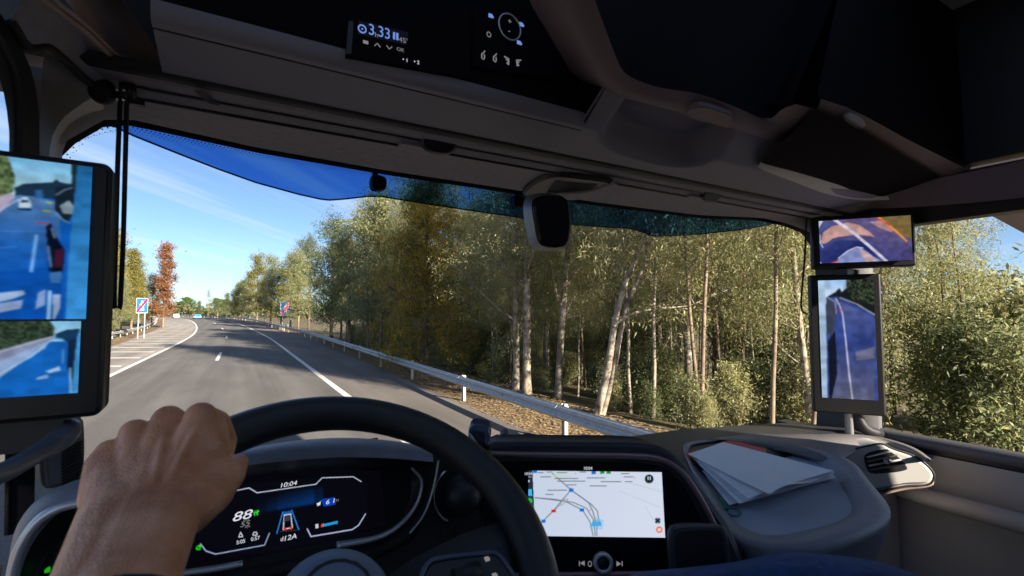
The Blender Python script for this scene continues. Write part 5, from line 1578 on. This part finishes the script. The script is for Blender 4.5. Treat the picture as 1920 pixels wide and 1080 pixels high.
# ---- phone holder in front of the stack
ph = thing('phone', 'black phone in a holder standing in front of the navigation display', 'phone', atD(1310, 1060, .70))
PN = unit(-FV + np.array([0, 0, .25])); PC = atD(1310, 1030, .70)
pq = lambda x, y, o_=0: on(x, y, PC, PN) + PN * o_
k_ = MB(); k_.slab(spline([pq(x, y) for x, y in ((1254, 1010), (1257, 992), (1270, 985), (1345, 985), (1360, 990), (1366, 1006), (1374, 1080), (1380, 1150), (1266, 1150), (1260, 1080))], 44, True), PN, .012, .004); put('case', k_, mat('case_edge', (.05, .05, .06), .3), ph)
k_ = MB(); k_.slab(spline([pq(x, y, .0006) for x, y in ((1264, 1012), (1267, 1000), (1276, 994), (1340, 993), (1352, 997), (1357, 1010), (1364, 1080), (1370, 1150), (1274, 1150), (1269, 1080))], 44, True), PN, .004, .001); put('face', k_, mat('phone_face', (.014, .013, .015), .45), ph)

# ---- blue jacket at the bottom right
jk = thing('blue_jacket', 'crumpled dark blue denim jacket at the bottom right below the tray', 'jacket', atD(1450, 1090, .62))
k_ = MB()
tp = [(1120, 1098), (1200, 1076), (1290, 1064), (1380, 1050), (1470, 1038), (1560, 1040), (1650, 1052), (1740, 1080), (1840, 1118)]
jr = random.Random(7)
rowsj = []
for i, (dy, dd) in enumerate(((60, .10), (12, .05), (0, .0), (8, -.04), (30, -.07), (70, -.09), (160, -.10))):
    rowsj.append(spline([atD(x, y + dy + jr.uniform(-5, 5), .66 + dd + jr.uniform(-.008, .008)) for x, y in tp], 50))
k_.loft(rowsj); put('cloth', k_, M_DENIM, jk)

# ================================================================== STEERING WHEEL
WC = E3(.1039, .5316, -.2620); TI, YA = .9633, .0951
WN = np.array([math.sin(YA) * math.cos(TI), -math.cos(YA) * math.cos(TI), math.sin(TI)])
E1 = unit(np.cross([0, 0, 1], WN)); E2 = np.cross(WN, E1)
sw = thing('steering_wheel', 'black leather steering wheel held by the driver', 'steering wheel', WC)
ring = [WC + .22 * (math.cos(a) * E1 + math.sin(a) * E2) for a in np.linspace(0, 2 * math.pi, 97)[:-1]]
k_ = MB(); k_.tube(ring, .0235, 20, closed=True); put('rim', k_, M_LEATHER, sw)
wq = lambda x, y, o_=0: on(x, y, WC + WN * o_, WN)
k_ = MB(); k_.lathe(WC - WN * .10, WN, [(.05, 0), (.060, .02), (.062, .034), (.056, .043), (.035, .050), (.004, .052)], 40); put('hub_cover', k_, mat('hub_sky_sheen', (.20, .27, .37), .3, bump=.2, bscale=700), sw)  # blue base colour carries the sky's reflection on the hub
for s_, pts in ((1, ((790, 1085), (800, 1060), (812, 1050), (880, 1040), (925, 1036), (935, 1040), (955, 1066), (968, 1090), (975, 1150), (800, 1150))), (-1, None)):
    if pts: o_ = spline([wq(x, y, .004) for x, y in pts], 50, True)
    else: o_ = np.array([WC + WN * .004 + E1 * -(q - WC) @ E1 * E1 * 0 + (-( (q - WC) @ E1)) * E1 + ((q - WC) @ E2) * E2 for q in o_])[::-1]
    k_ = MB(); k_.slab(o_, WN, .03, .004); pod = put('switch_pod', k_, M_BLACK, sw)
    k_ = MB(); k_.tube(o_, .0028, 6, closed=True); put('pod_edge', k_, mat('pod_rim', (.09, .12, .18), .3), pod)
    c_ = o_.mean(0)
    k_ = MB(); k_.lathe(c_ + WN * .0 + E2 * .012 - E1 * .016, E1, [(.002, 0), (.012, .001), (.0125, .016), (.012, .03), (.002, .031)], 20); put('thumb_roller', k_, M_DARK, pod)
    for q in range(2):
        k_ = MB(); k_.box(c_ + E1 * .030 * s_ + E2 * (.022 - .02 * q) + WN * .001, (.005, .005, .003)); put('pod_symbol', k_, M_GREY_T, pod)
for s_ in (-1, 1):
    k_ = MB(); k_.loft([[WC + E1 * s_ * r_ + E2 * (w_ * c_ - .02) - WN * (.010 * (1 + .5 * abs(c_)) + h_) for c_ in (-1, -.5, 0, .5, 1)] for r_, w_, h_ in ((.05, .03, .06), (.09, .03, .03), (.15, .028, .004), (.205, .026, 0))])
    put('spoke', k_, M_DARK, sw)
k_ = MB(); k_.tube([WC - WN * .05, WC - WN * .35], .04, 16); put('column', k_, M_DARK, sw)

# ================================================================== MONITORS
def monitor(name, lab, c, u, v, x0, x1, z0, z1, th, rad, scr_px=None):
    """rectangular housing on the plane through c; u right, v up; extents in metres"""
    n = np.cross(u, v)
    t_ = thing(name, lab, 'monitor', c + u * (x0 + x1) / 2 + v * z0)
    o_ = []
    for cx, cz, a0 in ((x1 - rad, z1 - rad, 0), (x0 + rad, z1 - rad, 90), (x0 + rad, z0 + rad, 180), (x1 - rad, z0 + rad, 270)):
        for k in range(6):
            a = R(a0 + 18 * k); o_.append(c + u * (cx + rad * math.cos(a)) + v * (cz + rad * math.sin(a)))
    k_ = MB(); k_.slab(o_, n, th, .006); put('housing', k_, M_BLACK, t_)
    return t_, n


ml, n_ = monitor('mirror_monitor', 'tall black camera mirror monitor at the left edge with two rear views', atY(195, 500, .80), np.array([1.0, .045, 0]) / np.linalg.norm([1, .045, 0]), unit([0, -.02, 1]), -.19, .0045, -.193, .136, .045, .012)
MC = atY(195, 500, .80); mu_, mv_ = unit([1, .045, 0]), unit([0, -.02, 1])
pl = np.cross(mu_, mv_)
def corner(px, py): return on(px, py, MC + pl * .002, pl)
tr = corner(174, 314); br = corner(153, 598)
h1 = (tr - br) @ mv_
cv = Canvas(tr - mu_ * .165, mu_, -mv_, .165, h1, 180, 260, (16, 84, 165))
cv.grad([(-200, 230), (180, 300), (180, 400), (-200, 400)], (95, 165, 215), (170, 205, 215), (100, 290), (90, 372))
cv.poly([(-200, 240), (0, 280), (18, 300), (28, 330), (26, 360), (0, 368), (-200, 380)], (74, 92, 60)); cv.noise([(-200, 240), (0, 280), (18, 300), (28, 330), (26, 360), (0, 368), (-200, 380)], 1.0, 3)
cv.poly([(28, 352), (45, 345), (100, 342), (106, 336), (112, 342), (150, 348), (150, 400), (30, 380)], (24, 46, 66))
cv.poly([(134, 310), (146, 300), (146, 350), (136, 352)], (22, 40, 46))
cv.poly([(-200, 384), (30, 366), (60, 368), (145, 380), (145, 640), (-200, 640)], (14, 84, 172))
cv.grad([(-200, 384), (30, 366), (60, 368), (112, 380), (120, 640), (-200, 640)], (74, 116, 168), (10, 74, 160), (60, 380), (40, 500))
cv.poly([(-100, 455), (46, 452), (80, 470), (84, 500), (-100, 520)], (24, 92, 176), .6); cv.line([(-80, 432), (84, 434)], 3, (70, 130, 190), .6); cv.line([(0, 465), (30, 462)], 2, (90, 150, 205), .6)
cv.poly([(-200, 400), (0, 368), (24, 362), (30, 370), (0, 400), (-200, 440)], (160, 150, 175)); cv.line([(-40, 418), (36, 374)], 3, (190, 200, 225))
cv.poly([(37, 376), (42, 370), (52, 370), (58, 378), (60, 390), (36, 390)], (205, 225, 240)); cv.poly([(40, 375), (53, 375), (54, 380), (39, 380)], (40, 70, 100)); cv.poly([(34, 390), (60, 391), (58, 395), (36, 394)], (8, 40, 80))
cv.poly([(66, 357), (80, 356), (82, 372), (66, 372)], (40, 90, 150))
cv.line([(88, 379), (97, 381)], 3, (190, 180, 30)); cv.line([(82, 395), (95, 397)], 3, (190, 175, 20)); cv.line([(70, 418), (94, 420)], 3, (190, 40, 60))
cv.poly([(104, 352), (140, 348), (138, 395), (128, 420), (104, 398)], (18, 30, 44)); cv.poly([(112, 386), (130, 375), (143, 392), (136, 402), (118, 400)], (120, 140, 150)); cv.line([(106, 366), (122, 356), (136, 352)], 2.5, (130, 150, 165)); cv.line([(106, 398), (118, 412), (130, 418)], 2.5, (140, 165, 190))
cv.poly([(87, 425), (96, 418), (104, 440), (122, 470), (118, 512), (92, 508)], (8, 16, 34)); cv.poly([(104, 468), (120, 466), (117, 502), (102, 500)], (58, 20, 46)); cv.line([(97, 428), (103, 446)], 2.5, (170, 190, 215)); cv.line([(91, 462), (96, 500)], 5, (90, 120, 170))
cv.grad([(146, 306), (185, 306), (160, 640), (122, 640), (130, 470)], (30, 95, 150), (55, 140, 210), (150, 320), (140, 590))
cv.poly([(94, 512), (116, 508), (114, 530), (94, 530)], (60, 110, 170)); cv.poly([(100, 552), (114, 552), (112, 580), (102, 600), (98, 600)], (150, 170, 205)); cv.poly([(90, 545), (97, 545), (96, 600), (88, 600)], (150, 190, 230))
cv.line([(69, 442), (59, 508)], 7, (110, 165, 225)); cv.poly([(-100, 560), (44, 544), (48, 552), (20, 562), (-100, 585)], (150, 170, 205)); cv.poly([(-100, 582), (44, 562), (40, 578), (-20, 590), (-100, 600)], (140, 160, 200)); cv.poly([(72, 548), (86, 542), (84, 572), (66, 580)], (120, 145, 190))
cv.blur(2); cv.grain(.22, 1); cv.blur(2); cv.build('upper_screen', ml, .0015)
tr2 = corner(152.5, 602); br2 = corner(150, 736)
h2 = (tr2 - br2) @ mv_
cv = Canvas(tr2 - mu_ * .155, mu_, -mv_, .155, h2, 180, 130, (18, 95, 180))
cv.grad([(-200, 560), (160, 600), (160, 640), (-200, 640)], (120, 185, 225), (160, 200, 225), (140, 600), (140, 628))
cv.poly([(-200, 560), (0, 598), (95, 602), (103, 615), (100, 632), (60, 642), (0, 656), (-200, 690)], (46, 62, 48)); cv.noise([(-200, 560), (0, 598), (95, 602), (103, 615), (100, 632), (60, 642), (0, 656), (-200, 690)], .9, 5)
cv.poly([(104, 626), (125, 618), (150, 616), (150, 650), (104, 632)], (20, 52, 84))
cv.poly([(-200, 720), (0, 656), (70, 636), (104, 630), (95, 640), (-200, 780)], (130, 140, 170)); cv.line([(-60, 674), (0, 660), (98, 631)], 4, (175, 180, 200)); cv.poly([(-100, 720), (90, 640), (86, 652), (40, 680), (0, 708), (-100, 770)], (140, 165, 205))
cv.line([(-20, 712), (60, 668), (96, 638)], 3, (160, 205, 240))
cv.poly([(128, 640), (146, 632), (144, 670), (140, 720), (126, 690)], (16, 34, 60)); cv.poly([(146, 625), (160, 618), (160, 740), (136, 740), (138, 690)], (60, 140, 200)); cv.line([(119, 655), (118, 680)], 4, (80, 140, 205)); cv.line([(132, 690), (133, 735)], 4, (150, 185, 220))
cv.poly([(85, 696), (112, 686), (114, 694), (92, 700)], (150, 175, 210)); cv.poly([(68, 708), (90, 701), (92, 708), (70, 712)], (130, 165, 210)); cv.line([(104, 634), (118, 636)], 4, (70, 140, 200))
cv.blur(2); cv.grain(.22, 2); cv.blur(2); cv.build('lower_screen', ml, .0015)
k_ = MB(); k_.box(atY(40, 800, .86), (.10, .08, .05)); put('mount', k_, M_DARK, ml)
k_ = MB(); k_.tube([atY(60, 500, .86), atY(80, 520, 1.0)], .03, 10); put('mounting_arm', k_, M_DARK, ml)

RNx = unit([-.80, -.60, 0.0]); ru = unit(np.cross(np.array([0, 0, 1.0]), RNx)); ru = -ru if ru @ RV < 0 else ru
rvv = np.array([0, 0, 1.0])
RC = E3(1.80, .93, .27)
def rp(px, py, o_=0): return on(px, py, RC, RNx) + RNx * o_
a0 = rp(1520, 408); a1 = rp(1521, 505)
top_w = .30
mr, _ = monitor('camera_monitor', 'wide black camera monitor at the top of the right pillar showing the kerb', a0, ru, rvv, 0, top_w, (a1 - a0)[2] * 1.0, 0, .035, .009)
s0, s1 = rp(1535, 415, .0), rp(1536, 494, .0)
cv = Canvas(s0 + RNx * .0015, ru, -rvv, top_w - .036, s0[2] - s1[2], 260, 130, (74, 66, 112))
cv.grad([(1500, 400), (1800, 400), (1800, 510), (1500, 510)], (96, 84, 128), (54, 62, 118), (1600, 410), (1570, 480))
cv.poly([(1538, 458), (1543, 436), (1560, 424), (1590, 417), (1612, 422), (1632, 436), (1640, 444), (1610, 440), (1572, 444), (1560, 448), (1550, 456)], (188, 146, 140))
cv.poly([(1534, 440), (1550, 424), (1570, 416), (1548, 420), (1536, 430)], (60, 90, 150)); cv.poly([(1534, 415), (1545, 412), (1538, 424), (1534, 432)], (190, 200, 210))
cv.poly([(1630, 416), (1660, 412), (1680, 425), (1672, 436), (1645, 425)], (172, 128, 134)); cv.poly([(1636, 404), (1700, 400), (1760, 420), (1760, 470), (1690, 440), (1660, 418)], (120, 100, 60)); cv.line([(1648, 408), (1672, 426), (1700, 452)], 4, (220, 140, 50)); cv.line([(1640, 406), (1668, 422)], 2.5, (200, 70, 60))
cv.grad([(1534, 445), (1545, 462), (1575, 450), (1620, 452), (1650, 490), (1534, 500)], (50, 60, 120), (30, 40, 96), (1560, 450), (1590, 480))
cv.line([(1538, 440), (1538, 455), (1543, 464)], 2, (200, 200, 225))
cv.poly([(1560, 496), (1580, 478), (1596, 466), (1608, 463), (1620, 467), (1640, 482), (1668, 496)], (128, 138, 190)); cv.poly([(1612, 466), (1630, 476), (1645, 490), (1625, 492), (1616, 480)], (190, 160, 165)); cv.line([(1572, 484), (1590, 470), (1606, 463), (1618, 465)], 2, (225, 228, 245)); cv.line([(1558, 494), (1570, 489)], 3, (200, 60, 60))
cv.line([(1563, 411), (1600, 436), (1640, 470), (1668, 495)], 6, (205, 200, 222)); cv.poly([(1534, 486), (1546, 500), (1534, 500)], (200, 205, 230))
cv.grad([(1690, 470), (1800, 440), (1800, 510), (1690, 510)], (60, 58, 110), (110, 96, 130), (1690, 490), (1780, 480))
cv.blur(4); cv.grain(.25, 3); cv.blur(2); cv.build('screen', mr, .0)
c0 = rp(1517, 516, -.004); c1 = rp(1517, 772, -.004); cw = (rp(1652, 516) - rp(1517, 516)) @ ru
m2, _ = monitor('mirror_monitor', 'portrait camera mirror monitor below the wide one on the right pillar', c0, ru, rvv, 0, cw, (c1 - c0)[2], 0, .035, .007)
s0, s1 = rp(1534, 526, -.0025), rp(1534, 745, -.0025); sw_ = (rp(1638, 526) - rp(1534, 526)) @ ru
cv = Canvas(s0, ru, -rvv, sw_, s0[2] - s1[2], 120, 240, (60, 75, 140))
cv.grad([(1530, 520), (1645, 520), (1645, 570), (1530, 570)], (140, 175, 215), (185, 200, 220), (1570, 525), (1570, 555))
cv.poly([(1552, 556), (1566, 548), (1574, 540), (1578, 548), (1590, 538), (1640, 520), (1650, 600), (1552, 560)], (24, 30, 34)); cv.poly([(1586, 524), (1640, 522), (1640, 572), (1600, 562), (1588, 546)], (44, 52, 40)); cv.noise([(1586, 524), (1640, 522), (1640, 572), (1600, 562), (1588, 546)], 1.6, 4)
cv.poly([(1548, 558), (1570, 556), (1640, 590), (1640, 760), (1560, 760), (1564, 600)], (52, 70, 140)); cv.grad([(1575, 565), (1640, 595), (1640, 700), (1590, 700)], (78, 90, 146), (40, 58, 120), (1590, 575), (1610, 660))
cv.grad([(1556, 640), (1640, 640), (1640, 760), (1556, 760)], (44, 60, 122), (92, 96, 124), (1600, 640), (1600, 745)); cv.line([(1586, 640), (1592, 700), (1600, 760)], 3, (190, 190, 205)); cv.poly([(1604, 660), (1640, 650), (1640, 672), (1606, 676)], (120, 118, 132), .7)
cv.poly([(1533, 522), (1546, 522), (1549, 600), (1552, 760), (1533, 760)], (160, 185, 210)); cv.poly([(1549, 560), (1562, 565), (1568, 590), (1560, 640), (1550, 620)], (60, 66, 82)); cv.line([(1552, 558), (1566, 566), (1568, 588)], 2, (150, 155, 165))
cv.line([(1567, 560), (1574, 572), (1580, 590), (1586, 640)], 2.2, (215, 215, 230)); cv.line([(1575, 558), (1606, 570), (1640, 590)], 2.4, (190, 190, 205)); cv.line([(1569, 582), (1582, 581)], 1.8, (190, 50, 70)); cv.line([(1569, 570), (1575, 569)], 1.8, (190, 175, 60))
cv.poly([(1552, 640), (1566, 620), (1570, 700), (1556, 760)], (20, 24, 40))
cv.blur(3); cv.grain(.28, 4); cv.blur(2); cv.build('screen', m2, .0)
k_ = MB(); k_.box(rp(1585, 510, -.02), (.06, .05, .02)); k_.box(rp(1610, 510, -.03), (.012, .012, .02)); put('bracket', k_, M_DARK, m2)

# ---- blind cords
cl = thing('blind_cord', 'long black loop of sunblind cord hanging at the left of the windscreen', 'cord', atY(228, 170, .96))
k_ = MB()
lp = [atY(x, y, .955) for x, y in ((226, 172), (221, 300), (217, 450), (214, 560), (216, 578), (220, 583), (225, 578), (226, 560), (231, 450), (235, 300), (238, 176))]
k_.tube(spline(lp, 70), .0034, 8); put('loop', k_, M_RUB, cl)
k_ = MB(); k_.lathe(atY(222, 168, .95), (1, 0, 0), [(.002, 0), (.012, .002), (.012, .012), (.002, .014)], 16); k_.lathe(atY(236, 170, .95), (1, 0, 0), [(.002, 0), (.012, .002), (.012, .012), (.002, .014)], 16); k_.box(atY(250, 192, .96), (.03, .01, .008)); put('pulley', k_, M_BLACK, cl)
for px, py in ((219, 168), (232, 169), (219, 186), (231, 187)): put('pulley_pin', MB().ball(atY(px, py, .935), .0022), M_CHROME, cl)
cr_ = thing('blind_cord', 'thin black sunblind cord beside the right monitors', 'cord', atY(1512, 410, .96))
k_ = MB(); k_.tube(spline([atY(x, y, .965) for x, y in ((1512, 408), (1509, 480), (1504, 540), (1502, 572), (1505, 584), (1514, 589), (1522, 588))], 40), .0034, 8); put('loop', k_, M_RUB, cr_)

# ================================================================== DRIVER'S LEFT ARM
man = thing('person', 'bare left hand and forearm of the driver gripping the top left of the wheel', 'person', atD(215, 1085, .28))
J = lambda px, py, d: atD(px, py, d)
hm = MB()
def cap(a, b, ra, rb_): hm.capsule(J(*a), J(*b), ra, rb_)


wr1, wr2, wr3 = (220, 962, .347), (264, 978, .338), (308, 970, .347)
fa1, fa2, fa3 = (181, 1100, .285), (216, 1116, .276), (252, 1096, .285)
for a, b in ((wr1, fa1), (wr2, fa2), (wr3, fa3)): cap(a, b, .0235, .024)
far1 = (120, 1290, .235)
cap(fa1, (95, 1300, .235), .024, .028); cap(fa2, (160, 1310, .23), .025, .030); cap(fa3, (220, 1300, .235), .024, .028)
mcp = {'i': (376, 784, .418), 'm': (315, 791, .420), 'r': (254, 815, .412), 'p': (206, 852, .398)}
mr_ = {'i': .0128, 'm': .0132, 'r': .0122, 'p': .0112}
for k, w_ in (('i', wr3), ('m', wr2), ('r', wr2), ('p', wr1)):
    mid = tuple((np.array(mcp[k]) * .55 + np.array(w_) * .45) + np.array([0, 0, .002]))
    cap(w_, mid, .021, .0165); cap(mid, mcp[k], .0165, mr_[k])
cap((300, 860, .40), (255, 890, .385), .018, .018); cap((350, 850, .40), (330, 930, .37), .018, .020); cap((235, 885, .39), (220, 945, .36), .016, .020)
for k, k2 in (('i', 'm'), ('m', 'r'), ('r', 'p')):
    a_, b_ = np.array(mcp[k]), np.array(mcp[k2])
    mid = (a_ + b_) / 2; wm = (np.array(wr3 if k == 'i' else wr2 if k == 'm' else wr1) + np.array(wr2)) / 2
    cap(tuple(mid * .86 + wm * .14 + np.array([0, 4, .004])), tuple(mid * .5 + wm * .5 + np.array([0, 0, .002])), .0112, .0165)
    cap(tuple(mid + np.array([8, 18, .02])), tuple(mid * .8 + wm * .2 + np.array([0, 6, .008])), .0105, .013)
hm.ball(J(186, 934, .362), .0125)
cap((186, 934, .362), (215, 1000, .335), .0125, .018); cap((196, 870, .39), (186, 934, .366), .0135, .0135)
# knuckle heads and tendons
for k in 'imrp':
    x, y, d = mcp[k]; hm.ball(J(x, y - 2, d - .002), mr_[k] * 1.02)
for k, e_ in (('i', (318, 900, .352)), ('m', (288, 905, .348)), ('r', (262, 912, .35)), ('p', (232, 915, .352))):
    x, y, d = mcp[k]; hm.capsule(J(x, y + 6, d - .0118), J(*e_), .0034, .0026)
# fingers over the rim: proximal, middle, distal, curling to the far side
pip = {'i': (408, 792, .462), 'm': (352, 800, .470), 'r': (296, 826, .465), 'p': (250, 862, .448)}
for k, r1, r2, r3 in (('i', .0112, .0100, .0086), ('m', .0115, .0102, .0088), ('r', .0108, .0095, .0082), ('p', .0094, .0082, .0072)):
    m_, p_ = mcp[k], pip[k]
    cap(m_, p_, mr_[k], r1)
    d1_ = (p_[0] + 16, p_[1] + 34, p_[2] + .012); d2_ = (p_[0] + 12, p_[1] + 62, p_[2] - .004)
    cap(p_, d1_, r1, r2); cap(d1_, d2_, r2, r3)
cap((398, 800, .438), (404, 852, .418), .0125, .0125); cap((384, 800, .425), (392, 850, .405), .0135, .0150)
for pts in (((330, 812, .4105), (312, 850, .3855), (318, 885, .3665), (300, 930, .3395)), ((282, 842, .4005), (292, 872, .3765), (280, 905, .3545)), ((244, 872, .391), (262, 900, .364), (258, 940, .3375))):
    for a_, b_ in zip(pts[:-1], pts[1:]): cap(a_, b_, .0026, .0026)
# thumb along the near side of the rim
cap((345, 955, .355), (398, 925, .385), .0205, .0165); cap((398, 925, .385), (432, 893, .405), .0155, .0118); cap((432, 893, .405), (447, 868, .423), .0112, .0085)
cap((330, 900, .385), (405, 900, .395), .019, .0150); cap((360, 850, .405), (410, 880, .405), .017, .013)
hand_me = hm.mesh('hand_raw')
tmp = bpy.data.objects.new('hand_raw', hand_me); COL.objects.link(tmp)
md = tmp.modifiers.new('r', 'REMESH'); md.mode = 'VOXEL'; md.voxel_size = .0017
ms = tmp.modifiers.new('s', 'SMOOTH'); ms.factor = .5; ms.iterations = 8
dg = bpy.context.evaluated_depsgraph_get(); dg.update()
em = bpy.data.meshes.new_from_object(tmp.evaluated_get(dg))
bpy.data.objects.remove(tmp)
em.polygons.foreach_set('use_smooth', [True] * len(em.polygons))
em.materials.clear()


def skin():
    m = mat('skin', (.78, .30, .13), .42, var=.2, vscale=34, c2=(.92, .44, .235), bump=.0, sss=.25)
    t = m.node_tree; b = t.nodes['Principled BSDF']; co = [n for n in t.nodes if n.type == 'TEX_COORD'][0]
    v1 = t.nodes.new('ShaderNodeTexVoronoi'); v1.inputs['Scale'].default_value = 520; t.links.new(co.outputs['Object'], v1.inputs['Vector'])
    n1 = t.nodes.new('ShaderNodeTexNoise'); n1.inputs['Scale'].default_value = 110; n1.inputs['Detail'].default_value = 5; t.links.new(co.outputs['Object'], n1.inputs['Vector'])
    ad = t.nodes.new('ShaderNodeMath'); ad.operation = 'MULTIPLY_ADD'; ad.inputs[1].default_value = .35
    t.links.new(v1.outputs['Distance'], ad.inputs[0]); t.links.new(n1.outputs[0], ad.inputs[2])
    bp = t.nodes.new('ShaderNodeBump'); bp.inputs['Strength'].default_value = .55; bp.inputs['Distance'].default_value = .0024
    t.links.new(ad.outputs[0], bp.inputs['Height']); t.links.new(bp.outputs[0], b.inputs['Normal'])
    return m


put('hand', em, skin(), man)
k_ = MB()
fa = np.array([J(*fa1), J(*fa2), J(*fa3)]).mean(0); fb = np.array([J(95, 1300, .235), J(160, 1310, .23), J(220, 1300, .235)]).mean(0)
ax_ = unit(fb - fa)
sp0 = fa + ax_ * .022
k_.tube([sp0, sp0 + ax_ * .004, sp0 + ax_ * .05, sp0 + ax_ * .12], [.043, .045, .048, .052], 24, cap=False, flat=.8); put('sleeve', k_, mat('navy_sleeve', (.02, .025, .06), .85, bump=.4, bscale=900), man)

# ---- lettering becomes plain mesh
dg = bpy.context.evaluated_depsgraph_get(); dg.update()
for o in [q for q in S.objects if q.type == 'FONT']:
    me = bpy.data.meshes.new_from_object(o.evaluated_get(dg))
    n = bpy.data.objects.new('tmp', me); COL.objects.link(n)
    n.parent = o.parent; n.matrix_local = o.matrix_local.copy()
    nm = o.name; bpy.data.objects.remove(o); n.name = nm
